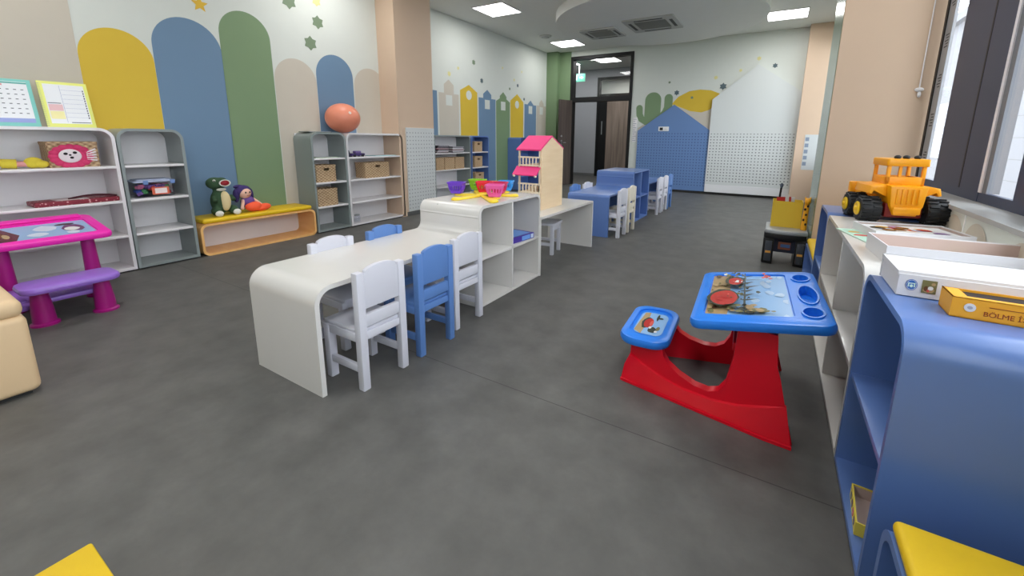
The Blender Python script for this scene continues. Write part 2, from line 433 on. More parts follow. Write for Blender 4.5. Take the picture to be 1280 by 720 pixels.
# right wall: low panelled wall, deep sill, piers, windows
WY0, WY1 = -2.0, 4.25
b = MB()
b.box((XR, YR, 0), (.97, 4.25, .83), WHITE)
b.box((XW, YR, 0), (.99, WY0, ZC), WHITE)
b.box((XW, WY0, 3.0), (.99, 9.5, ZC), WHITE)
b.box((.335, 4.27, 0), (XW+.02, 5.05, ZC), PEACH)
b.box((.335, 4.272, 0), (.337, 5.05, ZC), mat('green pier paint', (126, 144, 118), .2, .6), T=Tr(-.004, 0, 0))
b.box((.28, 9.55, 0), (1.3, YB, ZC), PEACH)
b.box((XW, 5.05, 0), (.97, 9.55, .83), WHITE)
for yc, r, h in ((2.77, .155, .2), (2.49, .135, .19), (2.08, .15, .18), (1.7, .16, .2), (1.3, .15, .19)):
    on_x(b, [(yc-r, 0), (yc+r, 0), (yc+r, .82-h+.0)]+arc(yc, .81-r, r, 0, 180, 20)[1:], XR-.002, MBEIGE)
b.box((XR-.003, 2.632, .1), (XR, 2.644, .828), mat('white joint cover', (240, 240, 240), .4))
struct(b.build('wall_right', smooth=0))
b = MB(); b.box((XR-.012, YR, .83), (XW+.02, 4.27, .85), mat('grey window sill', (168, 170, 170), .35)); struct(b.build('trim_sill', smooth=0))
def window(name, y0, y1, mull):
    """frame with vertical mullions (ya, yb) between y0 and y1"""
    fr = MB()
    z0, z1 = .85, 3.0
    fr.box((XW, y0, z0), (XW+.024, y1, z0+.05), ANTH); fr.box((XW, y0, z1-.06), (XW+.024, y1, z1), ANTH)
    fr.box((XW-.002, y1-.045, z0), (XW+.024, y1, z1), GASK); fr.box((XW, y0, z0), (XW+.024, y0+.06, z1), ANTH)
    gl = MB(); ya = y0+.06; beads = MB()
    for a, c in sorted(mull):
        fr.box((XW-.002, a, z0), (XW+.024, c, z1), ANTH)
        fr.box((XW-.003, a+(c-a)*.36, z0+.05), (XW-.001, a+(c-a)*.36+.02, z1), GASK)
        gl.box((XW+.008, ya, z0+.05), (XW+.013, a, z1-.06), glass_mat()); ya = c
    gl.box((XW+.008, ya, z0+.05), (XW+.013, y1-.045, z1-.06), glass_mat())
    o = struct(fr.build(name, smooth=0))
    gl.build('glass_pane', o, smooth=0)
    return o
w1 = window('window_1', WY0, 4.25, [(3.06, 3.8), (2.12, 2.68), (.2, .9), (-1.2, -.9)])
bd = MB(); bd.box((XW-.004, 3.03, .9), (XW+.05, 3.06, 2.94), mat('white gasket', (235, 232, 238), .4)); bd.box((XW+.002, 2.975, .9), (XW+.05, 3.03, 2.94), mat('grey bead', (112, 114, 122), .4))
bd.build('glazing_bead', w1, smooth=0)
sp = MB(); sp.box((XW+.004, 4.07, .9), (XW+.02, 4.205, 2.94), mat('aluminium spacer', (150, 152, 158), .35))
for k in range(7):
    for j in range(5):
        sp.box((XW+.0032, 4.1, 1.0+k*.27+j*.02), (XW+.004, 4.1+.05+.02*((j*7+k) % 2), 1.008+k*.27+j*.02), mat('spacer print', (50, 48, 52), .6))
sp.build('glass_spacer', w1, smooth=0)
w2 = window('window_2', 5.05, 9.55, [(6.0, 6.3), (7.5, 7.8), (8.6, 8.8)])

# corridor behind the door
b = MB()
GW = mat('grey corridor wall', (176, 178, 184), .6)
b.box((-7.4, 12.5, 0), (-4.95, 12.7, ZC), GW); b.box((-3.3, 12.5, 0), (1.3, 12.7, ZC), GW)
b.box((-4.95, 12.5, 3.0), (-3.3, 12.7, ZC), GW)
b.box((-7.5, 9.97, 0), (-7.4, 15, ZC), GW); b.box((1.2, 9.97, 0), (1.3, 15, ZC), GW); b.box((-7.5, 15, 0), (1.3, 15.2, ZC), WHITE)
b.box((-7.4, YB, 0), (-5.4, YB+.2, ZC), GW)
b.box((-7.4, 12.49, 0), (-4.95, 12.5, .08), mat('corridor skirting', (120, 121, 122), .5))
struct(b.build('wall_corridor', smooth=0))
# door set of this room
def door_set(name, x0, x1, y, ztr, ztop, post=None):
    fr = MB(); t = .07
    fr.box((x0, y-.02, 0), (x0+t, y+.16, ztop), GASK); fr.box((x1-t, y-.02, 0), (x1, y+.16, ztop), GASK)
    fr.box((x0, y-.021, ztop-t), (x1, y+.16, ztop), GASK); fr.box((x0, y-.021, ztr), (x1, y+.16, ztr+.11), GASK)
    if post: fr.box((post, y-.015, 0), (post+t, y+.15, ztop), GASK)
    o = struct(fr.build(name, smooth=0))
    g = MB(); g.box((x0+t, y+.06, ztr+.11), (x1-t, y+.07, ztop-t), glass_mat()); g.build('transom_pane', o, smooth=0)
    return o
d1 = door_set('door_1', -4.6, -3.03, YB, 2.05, 3.12)
lf = MB(); lf.box((0, -.04, .01), (.44, 0, 2.09), DOORD); lfo = lf.build('door_leaf', d1, (-4.53, YB-.03, 0), math.radians(-108), smooth=0)
hd = MB()
for z in (1.02, 1.1, 1.22): hd.lathe([(0, 0), (.026, 0), (.024, .012), (0, .012)], METAL, 16, Tr(.36, 0, z) @ Rx(-PI/2))
hd.tube([(.36, 0, 1.06), (.36, .05, 1.06), (.25, .05, 1.06)], .009, METAL); hd.build('door_handle', lfo)
d2 = door_set('door_2', -4.97, -3.3, 12.5, 2.4, 3.0, post=None)
lf = MB(); lf.box((-4.65, 12.53, .01), (-3.37, 12.57, 2.4), DOORW); lf.build('door_leaf', d2, smooth=0)
lf = MB(); lf.box((-4.9, 12.5, .0), (-4.65, 12.6, 2.4), GASK); lf.box((-4.8, 12.49, 1.3), (-4.77, 12.5, 1.7), METAL); lf.build('side_panel', d2, smooth=0)

# ------------------------------------------------------------------ lights, vents, detectors on the ceiling
DIFF = mat('lamp diffuser', (255, 255, 255), .5, emit=7)
def lamp(x, y, label, z=ZC):
    t = thing('ceiling_light', label, 'ceiling light', (x, y, z), 0, 'square light panels on the ceiling')
    f = MB(); f.shell(rrect(-.31, -.31, .31, .31, .01, 2), rrect(-.29, -.29, .29, .29, .005, 2), 2, -.012, -.0005, LAMW); f.build('lamp_frame', t, smooth=0)
    d = MB(); d.box((-.29, -.29, -.008), (.29, .29, -.0015), DIFF); d.build('diffuser', t, smooth=0)
    l = bpy.data.lights.new('lamp_light', 'AREA'); l.shape = 'SQUARE'; l.size = .58; l.energy = LAMP_W; l.color = (1, .985, .96)
    lo = bpy.data.objects.new('lamp_light', l); COL.objects.link(lo); lo.parent = t; lo.location = (0, 0, -.02)
    return t
lamp(-4.27, 6.12, 'bright square light panel left of the round ceiling island, cut highest in the photo')
lamp(-4.3, 8.92, 'bright square light panel between the round vent and the door')
lamp(-.1, 8.67, 'bright square light panel on the ceiling by the right peach pier')
for xx, yy in ((-4.27, 3.3), (-4.27, .5), (-.1, 5.9), (-.1, 3.1), (-.1, .3), (-2.2, -1.6), (-2.2, 3.3), (-2.2, .5)):
    lamp(xx, yy, 'square light panel on the ceiling outside the photo')
lamp(-4.2, 11.2, 'bright square corridor light nearest the transom'); lamp(-4.95, 14.0, 'small bright corridor light beyond the second door'); lamp(-5.4, 11.2, 'corridor light hidden beside the door')
lamp(-4.4, 13.2, 'bright square corridor light farther from the transom'); lamp(-2.5, 13.6, 'corridor light out of sight behind the back wall')
ZI = ZC-.16
GRILL = mat('grey grille', (140, 140, 136), .6)
def cassette(x, y, rz, label, s=.42):
    t = thing('air_conditioner', label, 'air conditioner', (x, y, ZI), rz, 'ceiling air units on the round island')
    f = MB(); f.shell(rrect(-s, -s, s, s, .03), rrect(-s*.62, -s*.62, s*.62, s*.62, .02), 2, -.025, -.001, mat('vent white', (190, 190, 186), .5)); f.build('casing', t)
    g = MB()
    for k in range(15): g.box((-s*.62, -s*.62+k*s*1.24/15, -.022), (s*.62, -s*.62+(k+.55)*s*1.24/15, -.008), GRILL)
    g.box((-s*.62, -s*.62, -.008), (s*.62, s*.62, -.002), mat('vent dark', (90, 90, 88), .7)); g.build('grille', t, smooth=0)
    v = MB()
    for a in range(4): v.box((-s*.55, s*.74, -.0275), (s*.55, s*.86, -.0245), mat('vent slot', (80, 80, 78), .6), T=Rz(a*PI/2))
    v.build('air_slot', t, smooth=0)
cassette(-2.05, 7.55, 0, 'larger louvred air unit on the round ceiling island')
cassette(-3.02, 7.75, 0, 'smaller flat grille left of the larger air unit on the round island', .34)
def disc(name, x, y, z, r, label, cat):
    m = MB(); m.lathe([(0, -.03), (r*.75, -.03), (r, -.012), (r, 0), (0, 0)], mat('detector white', (205, 205, 202), .5), 28); m.lathe([(r*.5, -.034), (r*.6, -.034), (r*.6, -.028), (r*.5, -.028)], GRILL, 28)
    return tag(m.build(name, None, (x, y, z)), label, cat)
disc('round_vent', -4.42, 8.08, ZC, .13, 'small round vent in the ceiling between the two left light panels', 'vent')
disc('smoke_detector', -2.33, 9.2, ZC-.0, .06, 'small round white smoke detector on the ceiling before the back wall', 'smoke detector')

# ------------------------------------------------------------------ exterior seen through the glass
b = MB(); b.box((1.0, -30, -3.2), (60, 90, -3), mat('lawn', (92, 100, 82), .9, noise=.3, nscale=3)); g = b.build('ground', smooth=0); struct(g)
fac = thing('building', 'grey panelled building outside the window', 'building', (5.2, 0, -3))
m = MB(); m.box((0, 9, 0), (8, 60, 8.4), facade_mat()); m.build('facade', fac, smooth=0)
m = MB(); m.box((-.2, 8.8, 8.4), (8.2, 60.2, 8.7), mat('roof edge', (120, 122, 128), .6)); m.build('roof', fac, smooth=0)
for yy in (19.5, 24, 28.5, 33, 37.5, 42):
    m = MB(); m.box((-.05, yy, 3.6), (.02, yy+3, 5.6), mat('facade window', (90, 100, 116), .15, .6)); m.build('facade_window', fac, smooth=0)

# ------------------------------------------------------------------ shelving
def shelf_outline(w_, h, r, t=0):
    r2 = max(r-t, .004)
    return [(t, t), (t, h-r)]+arc(r if t == 0 else t+r2, h-t-r2, r2, 180, 90, 8)[1:]+arc(w_-t-r2, h-t-r2, r2, 90, 0, 8)+[(w_-t, t)]
def shelf_unit(name, label, cat, loc, rz, w_, d, h, levels, fm, sm, bm, r=.09, t=.022, div=(), group=None, back=True):
    T = thing(name, label, cat, loc, rz, group)
    f = MB(); o = shelf_outline(w_, h, r); i = shelf_outline(w_, h, r, t)
    o[0] = (0, .014); o[-1] = (w_, .014); i[0] = (t, .014+t); i[-1] = (w_-t, .014+t)
    f.shell(o, i, 0, -d, 0, fm); f.build('carcass', T)
    p = MB(); p.box((-d+.02, .02, 0), (-.02, w_-.02, .0142), DARK); p.build('shadow_gap', T, smooth=0)  # recessed dark strip, its colour drawing the shadow gap at the base
    if back:
        k = MB(); k.box((-d+.001, t*.6, .03), (-d+.012, w_-t*.6, h-t*.6), bm); k.build('back_panel', T, smooth=0)
    xs = [t]+[v for v in div]+[w_-t]
    for z in levels:
        q = MB(); q.box((-d+.012, t*.9, z-.011), (-.004, w_-t*.9, z+.009), sm, .002); q.build('shelf', T)
    for v in div:
        q = MB(); q.box((-d+.012, v-.01, .03), (-.006, v+.01, h-t*.9), sm, .002); q.build('divider', T)
    return T
LV = (.307, .598, .884)
GS = 'rounded wall shelf units along the left wall'
shelf_unit('shelf_unit', 'white rounded shelf unit behind the pink desk, with two calendars on top', 'shelf', (-4.62, .33, 0), 0, .9, .345, 1.195, LV, LAMW, LAMW, LAMW, group=GS)
shelf_unit('shelf_unit', 'narrow grey-green shelf unit holding the clear plastic box', 'shelf', (-4.62, 1.238, 0), 0, .448, .345, 1.195, LV, LAMG, LAMW, LAMW, group=GS)
shelf_unit('shelf_unit', 'narrow grey-green shelf unit under the orange ball with two wicker baskets', 'shelf', (-4.62, 2.885, 0), 0, .452, .345, 1.195, LV, LAMG, LAMW, LAMW, group=GS)
shelf_unit('shelf_unit', 'white rounded shelf unit with one wicker basket beside the peach column', 'shelf', (-4.62, 3.345, 0), 0, .91, .345, 1.195, LV, LAMW, LAMW, LAMW, group=GS)
shelf_unit('shelf_unit', 'grey shelf unit with magazines and a row of baskets behind the peach column', 'shelf', (-4.86, 5.15, 0), 0, .95, .335, 1.19, LV, LAMG, LAMW, LAMW, r=.06, group=GS)
shelf_unit('shelf_unit', 'narrow blue shelf unit with single baskets, left of the toy house', 'shelf', (-4.86, 6.13, 0), 0, .54, .335, 1.19, LV, LAMB, LAMW, LAMB, r=.06, group=GS)
shelf_unit('shelf_unit', 'blue shelf unit mostly hidden behind the pink-roofed toy house', 'shelf', (-4.86, 7.84, 0), 0, .9, .335, 1.17, LV, LAMB, LAMB, LAMB, r=.06, group=GS)
GR = 'low shelf units under the window'
shelf_unit('low_shelf', 'blue low shelf in the right foreground, rounded end panel facing the camera', 'shelf', (.3, 1.715, 0), PI, .515, .478, .735, (.36,), LAMB, LAMB, LAMB, r=.075, t=.018, group=GR)
shelf_unit('low_shelf', 'long white low shelf under the window, between two blue shelves', 'shelf', (.3, 2.98, 0), PI, 1.26, .478, .735, (.36,), TABW, TABW, TABW, r=.075, t=.018, div=(.63,), group=GR)
shelf_unit('low_shelf', 'blue low shelf far end of the window row, behind the toy loader', 'shelf', (.3, 3.452, 0), PI, .466, .478, .735, (.36,), LAMB, LAMB, LAMB, r=.075, t=.018, group=GR)

def bench(label, loc, rz, w_, d, h, fm, back, ct=.045):
    T = thing('bench', label, 'bench', loc, rz)
    def ol(t): return rrect(t, t, w_-t, h-t, .06-t*.7)
    f = MB(); f.shell(ol(0), ol(.02), 0, -d, 0, fm); f.build('bench_frame', T)
    if back: k = MB(); k.box((-d+.001, .015, .015), (-d+.01, w_-.015, h-.015), back); k.build('back_panel', T, smooth=0)
    c = MB(); c.box((-d+.005, .03, h), (-.004, w_-.03, h+ct), YVIN, .45*ct, seg=4); c.build('seat_cushion', T)
    return T
bench('wooden bench with yellow cushion holding the soft toys, against the green wall arch', (-4.62, 1.715, 0), 0, 1.15, .345, .31, WOODO, LAMW)
bench('blue bench with yellow cushion at the bottom right corner', (.3, 1.1, 0), PI, 1.15, .478, .316, LAMB, LAMB, .03)
bench('blue bench with yellow cushion tucked between the far blue shelf and the peach pier', (.3, 4.26, 0), PI, .8, .478, .29, LAMB, LAMB)

# ------------------------------------------------------------------ run of tables and cube shelves
def play_table(label, loc, L, W, h, m, r0, r1=None, lip=False, t=.022):
    """top runs along +y; leg at y=0 (radius r0), leg at y=L when r1 is given"""
    T = thing('play_table', label, 'table', loc, 0)
    def path(o):
        a = max(r0-o, .004)
        p = [(o, 0), (o, h-r0)]+arc(o+a, h-o-a, a, 180, 90, 8)[1:]
        if r1 is None: p += [(L, h-o)]
        else:
            a = max(r1-o, .004)
            p += arc(L-o-a, h-o-a, a, 90, 0, 8)+[(L-o, 0)]
        return p
    b = MB(); b.shell(path(0), path(t), 0, -W, 0, m, closed=False)
    b.build('table_top', T)
    if lip:
        q = MB(); q.prism([(L, h-.001)]+arc(L-.05, h+.05, .05, -90, 0, 6)+[(L, h+.05)], 0, -W, 0, m); q.build('upstand', T)
    return T
def cube_unit(label, loc, L, W, h, m, sh, r=.06):
    T = thing('cube_shelf', label, 'shelf', loc, 0)
    o, i = shelf_outline(L, h, r), shelf_outline(L, h, r, .02)
    o[0] = (0, .006); o[-1] = (L, .006); i[0] = (.02, .026); i[-1] = (L-.02, .026)
    b = MB(); b.shell(o, i, 0, -W, 0, m); b.build('carcass', T)
    p = MB(); p.box((-W+.02, .02, 0), (-.02, L-.02, .0062), DARK); p.build('shadow_gap', T, smooth=0)  # same dark strip painting the shadow gap below the cube unit
    k = MB(); k.box((-W*.72, .015, .02), (-W*.72+.012, L-.015, h-.015), m); k.build('back_panel', T, smooth=0)
    k = MB(); k.box((-W*.72+.012, L/2-.01, .02), (-.004, L/2+.01, h-.018), m, .002); k.build('divider', T)
    k = MB(); k.box((-W*.72+.012, .018, sh-.01), (-.004, L-.018, sh+.01), m, .002); k.build('shelf', T)
    k = MB()
    for z in (h-.075,): k.prism([(-.004, z), (0, z-.008), (0, z+.008)], 0, -W+.01, -.01, m)
    k.build('edge_bead', T)
    return T
WT = .532
play_table('long cream white table with rounded end, nearest the camera', (-1.633, .97, 0), 1.158, WT, .51, TABW, .085, None, True)
cube_unit('white four-cube shelf carrying the coloured baskets', (-1.633, 2.13, 0), .82, WT, .71, TABW, .345)
play_table('short white table carrying the toy house with the pink roof', (-1.633, 2.952, 0), 1.168, WT, .508, TABW, .006, .02)
play_table('blue table with white chairs in the middle distance', (-1.633, 4.61, 0), .94, WT, .505, LAMB, .035, None, True)
cube_unit('blue four-cube shelf behind the blue table', (-1.633, 5.55, 0), .8, WT, .72, LAMB, .345, r=.04)
play_table('farthest blue table behind the blue cube shelf', (-1.633, 6.352, 0), 1.1, WT, .505, LAMB, .006, .03)

# ------------------------------------------------------------------ children's chairs
def make_chair(label, m, loc, rz, group):
    T = thing('child_chair', label, 'chair', loc, rz, group)
    w_, d, ps = .272, .275, .04
    hw, hd = w_/2, d/2
    for sgn in (1, -1):
        b = MB(); b.box((-hd, sgn*hw, 0), (-hd+ps, sgn*(hw-ps), .565), m, .006); b.build('rear_leg', T)
        b = MB(); b.box((hd-ps, sgn*hw, 0), (hd, sgn*(hw-ps), .275), m, .005); b.build('front_leg', T)
        b = MB(); b.box((-hd+ps, sgn*(hw-.006), .085), (hd-ps, sgn*(hw-.026), .12), m, .003); b.build('stretcher', T)
        b = MB(); b.box((-hd+ps, sgn*(hw-.004), .235), (hd-ps, sgn*(hw-.022), .276), m, .003); b.build('apron', T)
    b = MB(); b.box((-hd+.01, -hw+ps, .24), (-hd+.026, hw-ps, .276), m, .003); b.build('apron', T)
    b = MB(); b.box((hd-.026, -hw+ps, .235), (hd-.006, hw-ps, .276), m, .003); b.build('apron', T)
    b = MB(); b.box((-hd+ps*.5, -hw+ps*.3, .275), (hd+.012, hw-ps*.3, .293), m, .006); b.build('seat', T)
    b = MB(); iw = hw-ps
    top = [(iw, .553), (iw-.01, .556)]+[(iw*.9*math.cos(math.radians(a)), .562+.024*math.sin(math.radians(a))) for a in range(12, 169, 12)]+[(-iw+.01, .556), (-iw, .553)]
    b.prism([(-iw, .392), (iw, .392)]+top, 0, -hd+.004, -hd+.026, m, .002); b.build('backrest', T)
    b = MB(); b.box((-hd+.006, -iw, .305), (-hd+.03, iw, .362), m, .003); b.build('back_rail', T)
    return T
G1 = "white children's chairs"; G2 = "blue children's chairs"
XN, XF = -1.645, -2.045
wc = make_chair('white chair nearest the camera, in front of the long white table', CHW, (XN, 1.228, 0), PI, G1)
bc = make_chair('blue chair on the near side of the long white table, between two white chairs', CHB, (XN, 1.585, 0), PI, G2)
cc = make_chair('cream chair in the middle distance, second at the blue table', CHC, (XN, 5.14, 0), PI, "cream children's chairs")
dup(wc, (XN-.05, 1.925, 0), PI, 'white chair pushed against the end of the white cube shelf')
dup(wc, (XF, 1.42, 0), 0, 'white chair on the far side of the long white table, only its back showing')
dup(bc, (XF, 1.8, 0), 0, 'blue chair on the far side of the long white table, only its back showing')
dup(wc, (XN, 4.78, 0), PI, 'white chair at the near corner of the blue table')
dup(wc, (XF, 5.22, 0), 0, 'white chair on the far side of the blue table')
dup(bc, (XF-.03, 4.88, 0), 0, 'blue chair on the far side of the blue table, beside the white one')
dup(wc, (XN, 6.62, 0), PI, 'white chair just past the blue cube shelf')
dup(wc, (XN, 6.98, 0), PI, 'white chair second past the blue cube shelf')
dup(bc, (XN, 7.32, 0), PI, 'blue chair farthest back, past the blue cube shelf')

def stool(label, loc, rz):
    T = thing('stool', label, 'stool', loc, rz)
    b = MB(); b.prism(rrect(-.15, -.14, .15, .14, .03), 2, .3, .325, CHW, .004); b.build('seat', T)
    for sx in (1, -1):
        for sy in (1, -1):
            b = MB(); b.box((sx*.135, sy*.125, 0), (sx*.1, sy*.09, .3), CHW, .004); b.build('leg', T)
        b = MB(); b.box((sx*.128, -.09, .245), (sx*.108, .09, .29), CHW, .003); b.build('apron', T)
    for sy in (1, -1):
        b = MB(); b.box((-.1, sy*.118, .09), (.1, sy*.1, .12), CHW, .003); b.build('stretcher', T)
stool('white stool tucked under the table with the toy house', (-1.98, 3.68, 0), .15)

# ------------------------------------------------------------------ red and blue play desk
def flat_picture(name, parent, w_, h_, z, patches, T=None, label=None):
    """printed picture: patches = list of (material, outline in 0..1 coordinates)"""
    b = MB(); k = 0
    for m, pts in patches:
        q = [(p[0]*w_, p[1]*h_, z+k*.0002) for p in pts]
        b.poly(q, m, T); k += 1
    o = b.build(name, parent, smooth=0)
    if label: o['label'] = label
    return o
P_SKY = mat('printed sky', (142, 182, 226), .25); P_SKY2 = mat('printed pale sky', (176, 204, 232), .25); P_TAN = mat('printed tan ground', (176, 150, 110), .25)
P_DARK = mat('printed dark tree', (62, 66, 58), .25); P_RED = mat('printed red rock', (184, 52, 48), .25); P_RED2 = mat('printed light red', (214, 92, 84), .25)
P_OLIVE = mat('printed olive scrub', (120, 116, 78), .25); P_WHT = mat('printed white', (228, 228, 226), .25); P_BRN = mat('printed brown', (104, 70, 48), .25)
def blob(cx, cy, rx, ry, n=12, j=.12):
    return [(cx+rx*(1+random.uniform(-j, j))*math.cos(2*PI*k/n), cy+ry*(1+random.uniform(-j, j))*math.sin(2*PI*k/n)) for k in range(n)]
def desert_picture():
    """landscape print lying on its side: x runs up the printed picture, y from its right to its left"""
    rnd = random.uniform
    L = [(P_SKY, [(0, 0), (1, 0), (1, 1), (0, 1)]), (P_TAN, [(0, 0), (.26, 0), (.3, .3), (.26, .7), (.3, 1), (0, 1)])]
    def inside(v, lo=.02, hi=.98): return max(lo, min(hi, v))
    def sp(m, cx, cy, sx, sy, n, r0, r1, ex=1):
        for _ in range(n):
            r = rnd(r0, r1)
            L.append((m if not isinstance(m, tuple) else random.choice(m), [(inside(p), inside(q)) for p, q in blob(inside(cx+random.gauss(0, sx)), inside(cy+random.gauss(0, sy)), r*ex, r, 7, .35)]))
    sp(P_SKY2, .78, .5, .12, .25, 12, .03, .07)
    sp((P_TAN, P_BRN, P_OLIVE), .12, .5, .08, .3, 26, .015, .05)
    sp((P_OLIVE, P_DARK, P_TAN), .5, .1, .14, .05, 34, .015, .04, 1.5)
    sp((P_OLIVE, P_DARK), .42, .5, .06, .3, 30, .01, .03)
    L.append((P_DARK, blob(.2, .3, .2, .2, 16, .06))); L.append((P_RED, blob(.215, .29, .17, .17, 16, .06)))
    sp((P_RED2, P_RED, P_BRN), .22, .29, .07, .07, 14, .012, .03)
    L.append((P_DARK, blob(.33, .72, .14, .13, 14, .08))); L.append((P_RED, blob(.34, .7, .1, .1, 14, .07)))
    sp((P_RED2, P_WHT, P_DARK), .36, .7, .05, .05, 10, .01, .022)
    sp((P_DARK, P_OLIVE, P_WHT), .3, .88, .06, .05, 14, .012, .03)
    for k in range(7):
        y = .2+k*.1; L.append((P_DARK, [(.42, y), (.42, y+.014), (.42+rnd(.12, .3), inside(y+rnd(-.06, .1))), (.5, y-.01)]))
    L.append((P_DARK, [(.46, .1), (.485, .1), (.475, .9), (.462, .9)]))
    sp((P_RED, P_RED2), .76, .78, .03, .035, 9, .012, .03)
    return L
def prop_plate(bm_name, parent, out, zt, th, m, rim_in, T, drop=.006, bev=.014):
    """moulded plate with a sunken field (rim_in outline)"""
    b = MB(); b.prism(out, 2, zt-th, zt, m, bev, T); o = b.build(bm_name, parent)
    c = MB(); c.prism(rim_in, 2, zt-drop, zt+.05, m, 0, T); co = c.build('cutter', parent)
    return cut(o, co)
D = thing('play_desk', 'red and blue moulded play desk with attached seat, standing alone on the grey floor', 'desk', (-.534, 1.787, 0), math.radians(3))
def yoff(x): return .035-.165*min(1, max(0, x/.69))
prof = [(0, 0), (.7, 0), (.668, .12), (.636, .25), (.62, .3), (.61, .425), (.475, .425), (.468, .27), (.45, .155), (.425, .11), (.385, .09), (.33, .092), (.26, .115), (.21, .145), (.185, .18), (.18, .205), (.03, .205), (.028, .13)]
def frame_side(side):
    b2 = bmesh.new(); Y = lambda v: v if side == 0 else .44-v
    def ring(off, prof): return [b2.verts.new((x, Y(yoff(x)+off), z)) for x, z in prof]
    A = ring(.0+.03, prof); B = ring(.075, prof)
    b2.faces.new(A); b2.faces.new(B); n = len(prof)
    for i in range(n): b2.faces.new((A[i], B[i], B[(i+1) % n], A[(i+1) % n]))
    # flared apron with its raised upper edge
    rid = [(-.0, .06), (.03, .135), (.1, .1), (.18, .075), (.28, .058), (.4, .06), (.5, .08), (.6, .12), (.664, .15)]
    n_ = len(rid)
    def ap(f): return [b2.verts.new((x+(.03*f if i_ == n_-1 else 0)-(.006*f if i_ == 0 else 0), Y(yoff(x)+.03-(.01*(1-f) if 0 < i_ < n_-1 else -.003)-.035*f), z*(1-f))) for i_, (x, z) in enumerate(rid)]
    e0 = [b2.verts.new((x, Y(yoff(x)+.034), z+.006)) for x, z in rid]
    r0, r1 = ap(0), ap(1)
    for a, c in ((e0, r0), (r0, r1)):
        for i in range(len(rid)-1): b2.faces.new((a[i], a[i+1], c[i+1], c[i]))
    b2.faces.new([r0[0], e0[0], r1[0]]); b2.faces.new([r0[-1], e0[-1], r1[-1]])
    lipa = [b2.verts.new((v.co.x, v.co.y-(.008 if side == 0 else -.008), 0)) for v in r1]; lipb = [b2.verts.new((v.co.x, v.co.y, .012)) for v in lipa]
    mid = [b2.verts.new((v.co.x, v.co.y+(.008 if side == 0 else -.008), .013)) for v in lipa]
    for a, c in ((lipa, lipb), (lipb, mid)):
        for i in range(len(rid)-1): b2.faces.new((a[i], a[i+1], c[i+1], c[i]))
    bmesh.ops.recalc_face_normals(b2, faces=b2.faces)
    m = MB(); m.merge(b2, REDP); return m.build('side_frame', D, smooth=35)
frame_side(0); frame_side(1)
b = MB()
b.box((.03, .06, .17), (.18, .38, .2), REDP, .006); b.box((.46, -.03, .3), (.61, .47, .34), REDP, .008); b.box((.6, -.05, .1), (.63, .49, .15), REDP, .006)
b.build('cross_brace', D)
b = MB(); b.prism(rrect(-.03, 0, .205, .44, .085, 8), 2, .2, .244, BLUEP, .016); seat = b.build('seat', D)
c = MB(); c.prism(rrect(.005, .045, .175, .395, .07, 8), 2, .234, .3, BLUEP); cut(seat, c.build('cutter', D))
flat_picture('seat_picture', D, .15, .3, .2355, [(m, [(p[0]*.9+.05, p[1]*.9+.05) for p in pts]) for m, pts in [(P_SKY, rrect(0, 0, 1, 1, .2)), (P_TAN, [(.02, .1), (.3, 0), (.35, .5), (.3, 1), (.1, .95)]), (P_DARK, blob(.34, .5, .2, .26)), (P_RED, blob(.4, .5, .17, .22, 14, .05)), (P_RED2, blob(.5, .5, .06, .12)), (P_DARK, blob(.62, .22, .16, .12)), (P_WHT, blob(.52, .3, .05, .05)), (P_DARK, blob(.64, .8, .05, .16)), (P_DARK, blob(.72, .78, .12, .04)), (P_OLIVE, blob(.8, .3, .06, .1)), (P_WHT, blob(.76, .16, .05, .04))]], Tr(.015, .07, 0), 'desert landscape print on the seat')
TD = Tr(.29, -.12, .432) @ Ry(-math.atan(.165))          # tilted top: local x along the slope
L_, W_ = .5, .71
b = MB(); b.prism(rrect(0, 0, L_, W_, .05, 8), 2, -.038, .006, BLUEP, .016, TD)
top = b.build('desk_top', D)
c = MB(); c.prism(rrect(.05, .075, .375, W_-.06, .018, 4), 2, -.002, .05, BLUEP, 0, TD); cut(top, c.build('cutter', D))
for cx, cy, rx, ry in ((.436, .12, .032, .05), (.44, .335, .032, .115), (.434, .575, .032, .05)):
    c = MB(); c.prism(arc(cx, cy, rx, 0, 345, 23, ry), 2, -.03, .05, BLUEPD, 0, TD); cut(top, c.build('cutter', D))
    r = MB(); r.shell(arc(cx, cy, rx+.007, 0, 345, 23, ry+.009), arc(cx, cy, rx, 0, 345, 23, ry), 2, .004, .012, BLUEP, T=TD); r.build('holder_rim', D)
flat_picture('desk_picture', D, .315, .565, -.0015, desert_picture(), TD @ Tr(.055, .08, 0), 'desert landscape print on the desk top')

